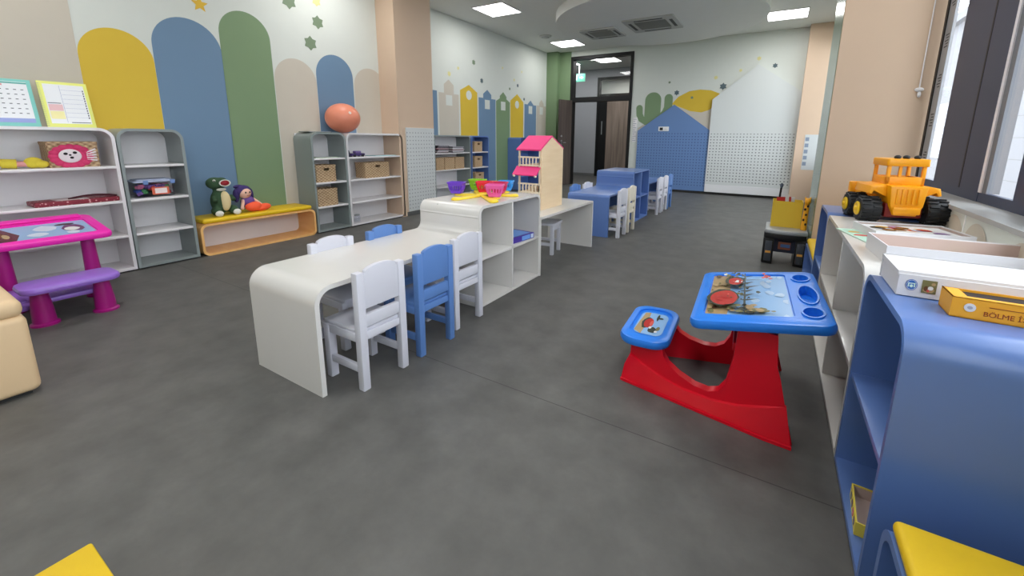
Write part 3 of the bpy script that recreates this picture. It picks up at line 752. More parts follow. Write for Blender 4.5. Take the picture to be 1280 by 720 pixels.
# ------------------------------------------------------------------ pink play desk
D2 = thing('play_desk', 'pink and lilac moulded play desk with attached seat in front of the white shelf unit', 'desk', (-4.05, .655, 0))
TP = Tr(0.0, -.33, .452) @ Ry(math.atan(.15))
b = MB(); b.prism(rrect(-.52, 0, 0, .66, .05, 8), 2, -.032, .012, PINKP, .014, TP); top = b.build('desk_top', D2)
c = MB(); c.prism(rrect(-.4, .06, -.06, .6, .03, 4), 2, .003, .05, PINKP, 0, TP); cut(top, c.build('cutter', D2))
ICE = mat('printed ice blue', (150, 180, 218), .25); ICE2 = mat('printed pale ice', (206, 216, 232), .25); PLUM = mat('printed plum', (112, 70, 110), .25); MAROON = mat('printed maroon', (96, 36, 48), .25)
flat_picture('desk_picture', D2, .33, .53, .0035, [(ICE, [(0, 0), (1, 0), (1, 1), (0, 1)]), (MAROON, [(.1, 0), (.9, 0), (.95, .3), (.6, .36), (.1, .26)]), (P_BRN, blob(.45, .16, .3, .08)), (P_TAN, blob(.6, .25, .15, .03)), (ICE2, blob(.35, .6, .2, .1)), (ICE2, blob(.7, .5, .12, .09)),
    (PLUM, blob(.5, .84, .25, .1)), (P_WHT, blob(.55, .82, .13, .07)), (P_DARK, blob(.2, .8, .06, .1)), (ICE2, blob(.8, .8, .1, .06))], TP @ Tr(-.395, .065, 0), 'pale blue and maroon print')
b = MB(); b.box((-.5, .06, .012), (-.43, .6, .028), PINKP, .008, TP); b.build('pencil_ledge', D2)
def cone_leg(x, y, z1, r0, r1, m=MAGP):
    q = MB(); q.lathe([(0, 0), (r0+.012, 0), (r0+.012, .012), (r0, .02), (r0*.85+r1*.15, .09), (r1, z1), (0, z1)], m, 24, Tr(x, y, 0)); q.build('leg', D2)
for y, y2 in ((-.18, -.14), (.21, .28)):
    cone_leg(-.1, y, .43, .046, .034); cone_leg(-.44, y2, .47, .046, .034)
cone_leg(.3, -.12, .22, .052, .036); cone_leg(.31, .15, .22, .052, .036)
b = MB(); b.prism(rrect(.16, -.205, .42, .235, .07, 8), 2, .215, .258, LILP, .018); seat = b.build('seat', D2)
b = MB(); b.prism(rrect(-.15, -.2, .28, .2, .05), 2, .12, .15, LILP, .01); b.box((-.1, -.2, .09), (.25, -.16, .16), LILP, .01); b.box((-.1, .16, .09), (.25, .2, .16), LILP, .01); b.build('base_brace', D2)

# ------------------------------------------------------------------ soft furniture at the left edge
LEA = mat('beige leatherette', (222, 192, 152), .5, noise=.05, bump=.15, bscale=120)
P1 = thing('pouf', 'beige leatherette pouf cut by the left edge of the photo', 'pouf', (-3.175, -.085, 0))
b = MB(); b.box((-.43, -.43, .015), (.43, .43, .37), LEA, .03, seg=5); b.build('pouf_body', P1)
b = MB(); b.box((-.427, -.427, .362), (.427, .427, .445), LEA, .035, seg=6); b.build('pouf_cushion', P1)
b = MB(); b.box((-.4, -.4, 0), (.4, .4, .016), DARK); b.build('pouf_base', P1, smooth=0)
P2 = thing('pouf', 'yellow pouf at the bottom left corner of the photo', 'pouf', (-.945, -.05, 0))
b = MB(); b.box((-.21, -.21, .01), (.21, .21, .29), YVIN, .02, seg=4); b.build('pouf_body', P2)
b = MB(); b.box((-.209, -.209, .286), (.209, .209, .308), YVIN, .005); b.build('pouf_piping', P2)

# ------------------------------------------------------------------ wicker baskets on the shelves
WK = wicker_mat(); HOLE = mat('basket opening', (30, 22, 18), .9)
def wicker(label, loc, wy, dx, h, group, hole=True, rz=0, m=WK):
    """front faces +x, origin at the middle of the bottom"""
    T = thing('wicker_basket', label, 'basket', loc, rz, group)
    b = MB(); t = .012; o = rrect(-dx/2, -wy/2, dx/2, wy/2, .018, 3); i = rrect(-dx/2+t, -wy/2+t, dx/2-t, wy/2-t, .01, 3)
    b.shell(o, i, 2, 0, h, m); b.prism(i, 2, .001, .012, m)
    body = b.build('basket_body', T)
    r = MB(); r.shell([(x*1.02, y*1.02) for x, y in o], [(x*.98, y*.98) for x, y in i], 2, h-.018, h+.004, m); r.build('rim', T)
    if hole:
        c = MB(); c.prism(rrect(-.038, h*.68, .038, h*.68+.032, .014, 4), 0, dx/2-.05, dx/2+.05, m); cut(body, c.build('cutter', T))
    return T
GB = 'wicker baskets on the left wall shelves'
wicker('wicker basket with handle hole, upper of two in the unit under the ball', (-4.77, 3.075, .607), .265, .22, .2, GB)
wicker('wicker basket without a visible handle, lower row of the unit under the ball', (-4.77, 3.07, .316), .275, .22, .205, GB, False)
wicker('wide wicker basket on the white unit beside the peach column', (-4.775, 3.84, .607), .4, .22, .2, GB)
for k, (y, wd) in enumerate(((5.31, .2), (5.55, .25), (5.82, .25))):
    wicker(('leftmost', 'middle', 'rightmost')[k]+' of three wicker baskets in a row on the grey unit behind the column', (-4.98, y, .607), wd, .2, .2, GB, False)
wicker('single wicker basket on the upper row of the narrow blue unit', (-4.98, 6.37, .893), .24, .2, .19, GB)
wicker('single wicker basket on the middle row of the narrow blue unit', (-4.98, 6.37, .607), .24, .2, .2, GB)
wicker('lowest wicker basket in the narrow blue unit, half hidden by play baskets', (-4.98, 6.4, .316), .27, .2, .18, GB)
LB = wicker('wicker basket with a pink lion face on the white unit behind the pink desk', (-4.79, 1.0, .893), .275, .22, .19, GB, False)
FP = mat('pink felt', (214, 62, 112), .8); FW = mat('white felt', (236, 226, 230), .8); FB = mat('black felt', (30, 24, 30), .8)
b = MB()
for k in range(16): b.ball((0, .095*math.cos(k*PI/8), .07*math.sin(k*PI/8)), (.014, .03, .022), FP, 10, Tr(.122, -.02, .085))
b.ball((.122, -.02, .085), (.014, .095, .07), FP)
for k in range(5): b.tube([(.13, .06, .06+.013*k), (.13, .115, .05+.022*k)], .006, FW, 6)
b.build('lion_mane', LB)
b = MB(); b.ball((.136, -.03, .088), (.012, .062, .052), FW)
for y, z, r in ((-.055, .105, .012), (-.005, .112, .012), (-.025, .075, .011), (-.032, .095, .008)): b.ball((.148, y, z), (.005, r, r*.8), FB, 10)
b.build('lion_face', LB)

# ------------------------------------------------------------------ items on the left shelves
T = thing('storage_box', 'clear plastic box of coloured toys with a pale lid on the narrow grey-green unit', 'storage box', (-4.785, 1.46, .607))
CLEAR = glass_mat('clear plastic', (.97, .98, 1)); b = MB(); o = rrect(-.095, -.135, .095, .135, .02); i = rrect(-.091, -.131, .091, .131, .017)
b.shell(o, i, 2, 0, .13, CLEAR); b.prism(i, 2, 0, .004, CLEAR); b.build('box_body', T)
b = MB(); b.prism(rrect(-.105, -.148, .105, .148, .022), 2, .13, .148, mat('pale blue lid', (190, 200, 226), .35), .005); b.prism(rrect(-.08, -.12, .08, .12, .02), 2, .148, .156, mat('pale blue lid', (190, 200, 226)), .003); b.build('lid', T)
for y in (-.04, .148):
    b = MB(); b.box((.098, y-.045, .112), (.109, y-.01, .148), mat('pale blue clip', (120, 150, 206), .4), .004); b.build('clip', T)
b = MB(); b.box((.0955, -.03, .02), (.0965, .09, .085), mat('orange label', (222, 108, 80), .6)); b.box((.0966, -.01, .03), (.0972, .075, .075), mat('label paper', (240, 226, 224), .6)); b.build('paper_label', T, smooth=0)
b = MB()
for k in range(46):
    cm = random.choice([mat('toy red', (204, 60, 60), .5), mat('toy blue', (56, 84, 180), .5), mat('toy purple', (120, 80, 150), .5), mat('toy pink', (220, 120, 150), .5), mat('toy green', (80, 150, 90), .5)])
    b.box((-.02, -.02, -.014), (.02, .02, .014), cm, .003, Tr(random.uniform(-.066, .066), random.uniform(-.105, .105), .03+.072*random.random()) @ Rz(random.random()*3) @ Rx(random.uniform(-.5, .5)))
o = b.build('loose_toys', T); o['kind'] = 'stuff'
T = thing('flat_case', 'long dark red patterned case lying on the middle shelf behind the pink desk', 'case', (-4.76, .97, .607), math.radians(2))
def pat_mat():
    m = mat('dark red pattern', (128, 32, 50), .5); nt = m.node_tree
    v = nt.nodes.new('ShaderNodeTexVoronoi'); v.inputs['Scale'].default_value = 45; tc = nt.nodes['Texture Coordinate']
    nt.links.new(tc.outputs['Object'], v.inputs['Vector'])
    nt.links.new(mix_col(nt, math_node(nt, 'LESS_THAN', v.outputs['Distance'], .28), rgb(128, 32, 50), rgb(206, 150, 152)), nt.nodes['Principled BSDF'].inputs['Base Color']); return m
b = MB(); b.box((-.1, -.235, 0), (.1, .235, .035), pat_mat(), .006); b.build('case_body', T)
b = MB(); b.tube([(.06, -.05+.28*k/10, .042+.018*math.sin(PI*k/10)) for k in range(11)], .008, mat('maroon cord', (76, 22, 36), .6)); b.build('strap', T)
b = MB(); b.box((-.06, -.12, .035), (.085, .06, .04), mat('pale booklet', (206, 190, 190), .6), .001); b.build('top_panel', T)
T = thing('soft_doll', 'floppy yellow and pink cloth doll lying on the top shelf behind the pink desk', 'toy', (-4.74, .59, .893), 0)
CY = mat('yellow cloth', (226, 206, 70), .9); CP = mat('pink cloth', (226, 160, 160), .9)
b = MB(); b.ball((0, -.02, .045), (.05, .09, .04), CY); b.tube([(0, .05, .04), (.01, .12, .035)], .034, CY, 12); b.build('body', T)
b = MB(); b.tube([(.01, .09, .035), (.02, .2, .032)], .02, CP, 12); b.build('leg', T)
b = MB(); b.ball((.02, .2, .042), (.03, .05, .04), CY, T=None); b.ball((.03, .235, .03), (.03, .04, .028), CY); b.build('boot', T)
b = MB(); b.ball((0, -.16, .06), (.055, .06, .05), CP); b.build('head', T)
b = MB(); b.ball((-.012, -.17, .07), (.055, .066, .05), mat('maroon yarn', (110, 30, 50), .9)); b.build('hair', T)

def calendar(label, loc, wd, ht, fm, kind):
    T = thing('calendar', label, 'calendar', loc); TT = Ry(-math.radians(13))
    b = MB(); b.box((-.008, -wd/2, 0), (0, wd/2, ht), fm, .002, TT); b.build('board', T)
    p = MB(); x = .0004
    PAP = mat('calendar paper', (232, 234, 238), .5); INK = mat('calendar ink', (70, 76, 90), .6)
    def q(y0, z0, y1, z1, m, d=0): p.box((x, y0*wd-wd/2, z0*ht), (x+.0006+d, y1*wd-wd/2, z1*ht), m, 0, TT)
    q(.1, .08, .92, .94, PAP)
    if kind == 0:
        q(.1, .08, .92, .17, mat('calendar periwinkle', (150, 162, 214), .5), .0004); q(.08, .9, .92, .93, mat('calendar teal', (90, 170, 160), .5), .0004)
        for r in range(6):
            for c in range(6): q(.17+c*.125, .27+r*.1, .22+c*.125, .285+r*.1, INK, .0004)
        q(.12, .85, .5, .89, mat('calendar pink', (222, 150, 160), .5), .0004)
    else:
        q(.42, .1, .425, .92, mat('calendar rule', (120, 130, 180), .5), .0004)
        for r in range(7): q(.44, .22+r*.1, .86, .223+r*.1, mat('calendar rule', (120, 130, 180), .5), .0004)
        q(.12, .36, .4, .5, mat('calendar rose', (226, 186, 190), .5), .0004); q(.12, .18, .4, .35, mat('calendar cream', (240, 232, 170), .5), .0004)
        q(.12, .52, .38, .535, INK, .0004); q(.5, .1, .9, .115, INK, .0004)
        for r in range(12): q(.875, .2+r*.055, .9, .235+r*.055, INK, .0005)
        for r in range(22): p.box((-.0085, -wd/2-.003, ht*(.03+r*.043)), (.001, -wd/2+.012, ht*(.045+r*.043)), mat('binding loop', (190, 196, 150), .5), 0, TT)
    p.build('printed_sheet', T, smooth=0)
    b = MB(); b.box((-.11, -wd*.3, 0), (-.104, wd*.3, ht*.7), fm, 0, Ry(math.radians(4))); b.build('easel_back', T, smooth=0)
calendar('calendar board with a teal frame on top of the white unit, at the left edge', (-4.74, .735, 1.196), .275, .345, mat('teal board', (130, 200, 192), .5), 0)
calendar('yellow-framed calendar board on the white unit, right of the teal one', (-4.74, 1.035, 1.196), .265, .35, mat('pale yellow board', (228, 232, 128), .5), 1)

# soft toys on the wooden bench
T = thing('toy_dinosaur', 'green plush dinosaur with an open red mouth sitting on the wooden bench', 'soft toy', (-4.79, 1.99, .354))
GD = mat('dark green plush', (58, 84, 58), .9, noise=.2, nscale=40); CRM = mat('cream plush', (226, 206, 158), .9); WHP = mat('white plush', (226, 224, 214), .9)
b = MB(); b.ball((0, -.01, .14), (.08, .085, .125), GD); b.ball((0, -.015, .25), (.045, .05, .08), GD); b.ball((.01, -.045, .325), (.065, .075, .06), GD)
b.ball((.05, -.005, .355), (.045, .05, .028), GD, T=None); b.ball((.055, -.01, .30), (.04, .045, .02), GD)
b.ball((.05, -.075, .05), (.07, .04, .045), GD); b.ball((.05, .075, .05), (.07, .04, .045), GD)
b.tube([(-.02, .05, .06), (-.02, .11, .04), (.02, .15, .03)], .04, GD, 12, r2=.02); b.tube([(.03, -.08, .19), (.075, -.085, .15)], .022, GD); b.tube([(.03, .07, .19), (.08, .08, .15)], .022, GD)
fuse(b.build('body', T), .007)
b = MB(); b.ball((.055, .01, .145), (.042, .048, .1), CRM); b.build('belly', T)
b = MB(); b.ball((.085, .008, .328), (.028, .042, .03), mat('red mouth', (150, 24, 36), .6)); b.build('mouth', T)
b = MB(); b.shell(arc(.0, .0, .05, 0, 345, 18, .034), arc(0, 0, .042, 0, 345, 18, .027), 0, -.006, .006, WHP, T=Tr(.1, .008, .329)); b.build('teeth', T)
b = MB(); b.ball((.055, -.065, .352), .014, WHP, 10); b.ball((.066, -.068, .352), .007, FB, 8); b.build('eye', T)
b = MB(); b.ball((.05, -.01, .262), (.03, .042, .016), WHP); b.build('collar', T)
for y in (-.078, .08):
    b = MB(); b.ball((.115, y, .032), (.022, .036, .03), WHP); b.build('foot_pad', T)
T = thing('rag_doll', 'rag doll with purple hair and orange trousers leaning beside the plush dinosaur', 'doll', (-4.79, 2.225, .354), math.radians(8))
SK = mat('doll skin', (236, 190, 168), .8); PH = mat('dark purple hair', (62, 48, 104), .9); PT = mat('purple top', (110, 78, 146), .9); OT = mat('orange trousers', (250, 98, 62), .85)
b = MB(); b.ball((.02, -.03, .205), (.055, .062, .06), SK); b.build('head', T)
b = MB(); b.ball((.002, -.03, .218), (.062, .078, .066), PH); b.ball((-.01, -.1, .18), (.035, .025, .07), PH); b.ball((0, .045, .18), (.035, .022, .065), PH); b.ball((-.02, -.06, .27), (.03, .05, .02), PH); b.build('hair', T)
b = MB(); b.ball((.072, -.05, .212), (.005, .008, .01), FB, 8); b.ball((.074, -.008, .212), (.005, .008, .01), FB, 8); b.tube([(.072, -.04, .178), (.076, -.028, .174), (.072, -.016, .178)], .003, mat('red mouth', (150, 24, 36)), 6); b.build('face', T)
b = MB(); b.ball((.01, .0, .11), (.05, .07, .06), PT); b.build('top', T)
for y0, y1 in ((-.05, -.09), (.05, .12)):
    b = MB(); b.tube([(.02, y0, .13), (.05, y1, .06)], .018, SK, 10, r2=.014); b.ball((.052, y1, .052), .018, SK, 10); b.build('arm', T)
b = MB(); b.ball((.05, .03, .055), (.06, .085, .05), OT); b.ball((.07, .13, .04), (.035, .075, .036), OT); b.ball((.06, .1, .03), (.045, .09, .03), OT); b.build('trousers', T)

# ball and small things on the units under it
RUB = mat('orange rubber', (228, 140, 112), .35, noise=.06, nscale=12)
T = thing('play_ball', 'large orange ball on top of the grey-green shelf unit', 'ball', (-4.755, 3.42, 1.196))
b = MB(); b.ball((0, 0, .18), (.2, .21, .18), RUB, 36)
b.build('ball_body', T)
b = MB(); b.lathe([(0, -.002), (.018, -.002), (.018, .003), (.008, .004), (0, .001)], mat('white valve', (236, 220, 210), .5), 16, Tr(.186, -.03, .24) @ Ry(math.radians(70))); b.build('valve', T)
def paper(label, loc, sx, sy, m, cat='paper', h=.006, rz=0):
    b = MB(); b.box((-sx/2, -sy/2, 0), (sx/2, sy/2, h), m, .001); b.box((-sx/2+.01, -sy/2+.01, h), (sx/2-.01, sy/2-.01, h+.003), CARDW)
    return tag(b.build('paper_stack', None, loc, rz, smooth=0), label, cat)
paper('pale green papers on the top shelf of the grey-green unit under the ball', (-4.76, 3.1, .893), .22, .3, mat('pale green card', (170, 196, 160), .6))
paper('turquoise papers on the top shelf of the white unit beside the column', (-4.76, 3.98, .893), .22, .36, mat('turquoise card', (120, 190, 196), .6))
paper('dark folder lying on top of the grey-green unit, left of the ball', (-4.8, 3.07, 1.196), .2, .3, mat('dark folder', (60, 78, 74), .5))
T = thing('toy_car', 'small dark purple toy car on the top shelf of the white unit', 'toy car', (-4.72, 3.56, .893))
PU = mat('toy dark purple', (74, 58, 112), .4)
b = MB(); b.box((-.04, -.1, .012), (.04, .1, .045), PU, .01); b.box((-.034, -.04, .045), (.034, .05, .075), mat('toy lilac', (130, 108, 168), .4), .012); b.build('car_body', T)
for y in (-.06, .06):
    for x in (-.04, .04):
        b = MB(); b.lathe([(0, -.008), (.018, -.008), (.018, .008), (0, .008)], BLACK, 14, Tr(x, y, .018) @ Ry(PI/2)); b.build('wheel', T)
b = MB(); b.lathe([(0, 0), (.022, 0), (.022, .05), (.012, .085), (0, .085)], mat('dark bottle', (50, 48, 66), .4), 18); tag(b.build('small_bottle', None, (-4.7, 3.42, .893)), 'small dark bottle beside the purple toy car', 'bottle')
T = thing('glass_jar', 'small clear jar on the bottom of the white unit beside the column', 'jar', (-4.72, 3.5, .036))
b = MB(); b.lathe([(0, .003), (.036, .003), (.04, .01), (.04, .075), (.034, .085), (.03, .085), (.036, .072), (.036, .012), (0, .008)], CLEAR, 24); b.build('jar_body', T)
b = MB(); b.lathe([(0, .085), (.036, .085), (.036, .1), (0, .1)], METAL, 24); b.build('jar_lid', T)
for k in range(6):
    cs = [(70, 34, 42), (180, 170, 174), (42, 40, 50), (150, 100, 110), (56, 52, 60), (66, 60, 74)]
    b = MB(); b.box((-.11, -.14, 0), (.11, .14, .02), mat('magazine cover %d' % k, cs[k], .4), .001); b.box((.1, -.138, .014), (.1115, .138, .018), CARDW)
    o = b.build('magazine', None, (-4.98+.004*(k % 2), 5.36+.012*(k % 3), .893+.0205*k), .04*(k % 3-1), smooth=0)
    tag(o, ('bottom', 'second from bottom', 'third from bottom', 'third from top', 'second from top', 'topmost')[k]+' magazine of the left pile in the grey unit behind the column', 'magazine', 'magazines in the grey unit')
for k in range(5):
    cs = [(60, 56, 66), (190, 184, 188), (120, 72, 84), (206, 204, 206), (96, 90, 104)]
    b = MB(); b.box((-.11, -.15, 0), (.11, .15, .02), mat('journal cover %d' % k, cs[k], .4), .001); b.box((.1, -.148, .013), (.1115, .148, .018), CARDW)
    o = b.build('magazine', None, (-4.98-.004*(k % 2), 5.76+.012*(k % 3), .893+.0205*k), -.05*(k % 3-1), smooth=0)
    tag(o, ('bottom', 'second from bottom', 'middle', 'second from top', 'topmost')[k]+' magazine of the right pile in the grey unit behind the column', 'magazine', 'magazines in the grey unit')

# ------------------------------------------------------------------ pegboards, house boards and small fittings
PGW = peg_mat('white peg board', (206, 209, 209), (140, 144, 146), 1, -.02, 1.16, .055, .009)
b = MB(); b.box((.001, .03, 0), (.018, .6, 1.22), PGW, .003); tag(b.build('peg_board', None, (-4.62, 4.285, .065), smooth=0), 'narrow white peg board on the peach column', 'peg board')
PGB = peg_mat('blue peg board', (100, 132, 182), (58, 82, 124), 0, .1, 1.28, .062, .011)
b = MB(); b.prism([(-.78, 0), (.78, 0), (.78, 1.3), (0, 1.86), (-.78, 1.3)], 1, -.03, 0, PGB); T = b.build('house_board', None, (-2.06, YB-.006, .055), smooth=0); tag(T, 'blue house-shaped peg board on the back wall beside the cactus', 'peg board')
PGW2 = peg_mat('white house peg board', (208, 212, 211), (104, 108, 112), 0, .2, 1.24, .062, .012)
T = thing('house_board', 'tall white house-shaped peg board on the back wall, left of the far pier', 'peg board', (-.5, YB-.005, .055))
b = MB(); b.prism([(-.79, .16), (.79, .16), (.79, 2.02), (0, 2.58), (-.79, 1.94)], 1, -.06, 0, PGW2); b.build('board', T, smooth=0)
b = MB(); b.box((-.79, -.065, 0), (.79, 0, .162), mat('white board foot', (226, 226, 228), .5), .004); b.build('bottom_rail', T, smooth=0)
T = thing('wall_switch', 'small white and black control plate on the blue house board', 'switch', (-2.24, YB-.037, 1.345))
b = MB(); b.box((-.13, -.01, 0), (.1, 0, .1), mat('switch plate', (232, 234, 236), .4), .004); b.build('switch_plate', T)
b = MB(); b.box((-.1, -.012, .02), (-.03, -.009, .08), BLACK); b.build('display', T)
b = MB(); b.box((0, -.013, .02), (.07, -.009, .08), LAMW, .002); b.build('rocker', T)
T = thing('growth_chart', 'white ruler strip between the door and the blue house board', 'ruler', (-2.92, YB-.001, 1.1))
b = MB(); b.box((-.05, -.006, 0), (.05, 0, .55), LAMW, .001); b.build('ruler_strip', T)
b = MB()
for k in range(11): b.box((-.045, -.0068, .03+k*.048), (.0 if k % 2 else .03, -.0058, .04+k*.048), mat('ruler mark', (128, 140, 160), .5))
b.build('ruler_marks', T, smooth=0)
T = thing('exit_sign', 'small green exit sign hanging in the corridor behind the transom', 'sign', (-5.18, 11.55, 2.78))
b = MB(); b.box((-.19, -.012, 0), (.19, .012, .22), mat('exit green', (110, 200, 170), .4, emit=.5), .003); b.build('sign_panel', T)
b = MB(); b.box((-.02, -.006, .22), (.02, .006, ZC-2.78), METAL); b.build('hanger', T)
b = MB(); b.prism([(.0, 0), (.07, .04), (.0, .08), (.0, .055), (-.06, .055), (-.06, .025), (0, .025)], 1, -.014, -.0125, mat('exit white', (240, 250, 246), .4, emit=.6), 0, Tr(.08, 0, .07)); b.box((-.14, -.014, .05), (-.06, -.0125, .17), mat('exit white', (240, 250, 246))); b.build('sign_arrow', T, smooth=0)
def poster(name, label, loc, w_, h_):
    b = MB(); b.box((-.003, -w_/2, 0), (0, w_/2, h_), CARDW, 0); 
    for k in range(5): b.box((-.0035, -w_*.4, h_*(.12+.15*k)), (-.0028, w_*(.05+.06*(k % 3)), h_*(.2+.15*k)), mat('poster ink', (128, 140, 158), .6))
    return tag(b.build(name, None, loc, smooth=0), label, 'poster')
b = MB(); b.box((-.18, -.004, 0), (.12, 0, .66), mat('grey notice', (196, 200, 200), .5)); 
for k in range(5): b.box((-.17, -.0048, .08+.115*k), (-.11, -.0038, .15+.115*k), mat('poster ink', (128, 140, 158), .6))
tag(b.build('poster', None, (.6, 9.549, .62), smooth=0), 'tall white notice on the far peach pier, seen past the near pier', 'poster')

T = thing('blind_cord', 'thin white blind cord with a small white cleat on the near peach pier', 'cord', (.86, 4.268, 1.55))
b = MB(); b.tube([(0, -.012, .0), (.0, -.012, 1.4)], .004, LAMW, 8); b.build('cord', T)
b = MB(); b.ball((0, -.014, -.01), (.028, .012, .016), LAMW, 12); b.ball((.004, -.014, -.045), (.012, .012, .022), LAMW, 12); b.build('cleat', T)

# ------------------------------------------------------------------ play baskets on the white cube shelf
ZT = .711
YE = mat('yellow toy plastic', (250, 218, 60), .35)
T = thing('sorting_stand', 'flat yellow toy base with rounded arms under the coloured play baskets', 'toy', (-1.93, 2.57, ZT))
b = MB()
for dx, dy in ((-.16, -.1), (-.155, .13), (-.02, .05), (.185, -.1), (.05, .23), (-.02, -.3), (.27, -.24), (.22, .1)):
    a = math.atan2(dy, dx); L2 = math.hypot(dx, dy)
    b.prism(arc(L2, 0, .034, -90, 90, 8)+arc(0, 0, .034, 90, 270, 8), 2, 0, .014, YE, .004, Rz(a))
    b.lathe([(0, .012), (.03, .012), (.026, .018), (0, .019)], YE, 16, Tr(dx, dy, 0))
b.ball((0, 0, .014), (.06, .06, .012), YE); b.build('base', T)
def play_basket(label, loc, m, rz, s=1):
    T = thing('play_basket', label, 'basket', loc, rz, 'coloured play baskets')
    h = .1*s; t = .004
    def ring(k, z): w2, d2 = (.052+.026*k)*s, (.042+.02*k)*s; return rrect(-w2, -d2, w2, d2, .014*s, 3), z
    b = MB(); o0, _ = ring(0, 0); b.prism(o0, 2, 0, .005, m, .001)
    def wall(k0, k1):
        b2 = bmesh.new(); A, B = ring(k0, 0)[0], ring(k1, 0)[0]; n = len(A)
        va = [b2.verts.new((p[0], p[1], h*k0)) for p in A]; vb = [b2.verts.new((p[0], p[1], h*k1)) for p in B]
        ia = [b2.verts.new((p[0]*.94, p[1]*.94, h*k0)) for p in A]; ib = [b2.verts.new((p[0]*.94, p[1]*.94, h*k1)) for p in B]
        for i in range(n):
            j = (i+1) % n
            for q in ((va[i], va[j], vb[j], vb[i]), (ia[j], ia[i], ib[i], ib[j]), (va[i], ia[i], ia[j], va[j]), (vb[i], vb[j], ib[j], ib[i])): b2.faces.new(q)
        bmesh.ops.recalc_face_normals(b2, faces=b2.faces); b.merge(b2, m)
    wall(0, .28); wall(.72, 1)
    for sx in (-1, 1):
        for k in range(5):
            u = -.8+.4*k
            b.tube([(u*.058*s, sx*(.0465)*s, h*.26), (u*.07*s, sx*(.0555)*s, h*.74)], .0048*s, m, 6)
            b.tube([(sx*.0575*s, u*.046*s, h*.26), (sx*.069*s, u*.056*s, h*.74)], .0048*s, m, 6)
    b.build('basket_body', T)
    r = MB(); o = rrect(-.082*s, -.066*s, .082*s, .066*s, .016*s, 3); i = rrect(-.073*s, -.057*s, .073*s, .057*s, .012*s, 3); r.shell(o, i, 2, h-.004, h+.006, m); r.build('rim', T)
    return T
ZB = ZT+.0195
play_basket('purple play basket, leftmost on the white cube shelf', (-2.1, 2.46, ZB), mat('purple basket', (112, 66, 196), .4), 0.35, 0.8)
play_basket('lime green play basket behind the red one', (-2.1, 2.72, ZB), mat('lime basket', (146, 206, 44), .4), 0.2, 0.8)
play_basket('red play basket between the lime and pink ones', (-1.955, 2.62, ZB), mat('red basket', (226, 40, 60), .4), 0.5, 0.8)
play_basket('pink play basket nearest the front edge of the cube shelf', (-1.75, 2.47, ZB), mat('pink basket', (232, 98, 170), .4), 0.4, 0.82)
play_basket('blue play basket, rightmost on the cube shelf', (-1.885, 2.82, ZB), mat('sky basket', (62, 156, 232), .4), 0.3, 0.74)
play_basket('magenta play basket between the red and blue ones', (-1.835, 2.645, ZB), mat('magenta basket', (206, 40, 96), .4), 0.3, 0.8)
play_basket('yellow play basket standing behind the pink and blue ones', (-2.04, 2.885, ZT), mat('yellow basket', (226, 200, 40), .4), .3, .72)
def game_box(label, loc, rz, sx, sy, h, cs):
    T = thing('game_box', label, 'box', loc, rz)
    b = MB(); b.box((-sx/2, -sy/2, 0), (sx/2, sy/2, h), mat(cs[0][0], cs[0][1], .4), .002); b.build('box_body', T, smooth=0)
    b = MB(); b.box((sx/2, -sy*.1, .006), (sx/2+.001, sy*.3, h-.006), mat(cs[1][0], cs[1][1], .4)); b.box((sx/2, sy*.34, .006), (sx/2+.001, sy*.46, h-.006), mat(cs[2][0], cs[2][1], .4)); b.box((-sx*.4, -sy*.4, h), (sx*.4, sy*.4, h+.001), mat(cs[1][0], cs[1][1], .4)); b.build('printed_label', T, smooth=0)
game_box('blue and purple game box on the upper right cell of the white cube shelf', (-1.75, 2.735, .356), -.1, .2, .27, .045, [('deep violet card', (70, 52, 150)), ('pale blue card', (110, 160, 226)), ('white blue card', (206, 220, 240))])

# ------------------------------------------------------------------ toy house
PLY = wood_mat('pale plywood', (232, 204, 164), (240, 214, 178), (4, 4, 30), .55); PKR = mat('pink roof paint', (232, 58, 128), .45); CREAM = mat('cream trim', (240, 226, 200), .5)
T = thing('toy_house', 'open wooden toy house with pink roof and balconies on the short white table', 'toy house', (-1.91, 3.46, .508))
X0, X1, Y0, Y1 = -.12, .12, -.215, .215
pent = [(Y0, 0), (Y1, 0), (Y1, .55), (-.02, .655), (Y0, .545)]
b = MB(); b.prism(pent, 0, X1-.012, X1, PLY, .001); b.build('side_wall', T, smooth=0)
b = MB(); b.box((X0, Y1-.016, 0), (X0+.014, Y1, .55), CREAM); b.build('back_post', T, smooth=0)
b = MB(); b.prism([(Y0, .535), (Y1, .535), (Y1, .55), (-.02, .655), (Y0, .545)], 0, X0, X0+.012, PLY); b.build('gable', T, smooth=0)
for z in (.0, .15, .395):
    b = MB(); b.box((X0+.012, Y0+.02, z), (X1-.012, Y1-.01, z+.012), PLY); b.build('floor_board', T, smooth=0)
sl = math.atan2(.11, .195)
b = MB(); b.prism([(Y0-.02, .535), (-.02, .657), (-.02, .67), (Y0-.025, .547)], 0, X0-.012, X1-.001, PKR); b.build('roof', T, smooth=0)
b = MB(); b.prism([(Y1+.01, .545), (-.02, .657), (-.02, .67), (Y1+.012, .557)], 0, X0-.012, X1-.001, PKR); b.build('roof', T, smooth=0)
b = MB(); b.prism([(Y0-.075, .315), (Y0+.002, .385), (Y0+.002, .395), (Y0-.08, .324)], 0, X0-.02, X1-.01, PKR); b.build('porch_roof', T, smooth=0)
for z, hh in ((.395, .075), (.15, .08)):
    b = MB(); yb = Y0-.0
    for zz in (z+.002, z+hh): b.box((X0, yb-.008, zz), (X1-.012, yb+.006, zz+.014), CREAM)
    for k in range(7): b.box((X0+.008+k*.034, yb-.004, z), (X0+.02+k*.034, yb+.003, z+hh), CREAM)
    b.build('balcony_rail', T, smooth=0)
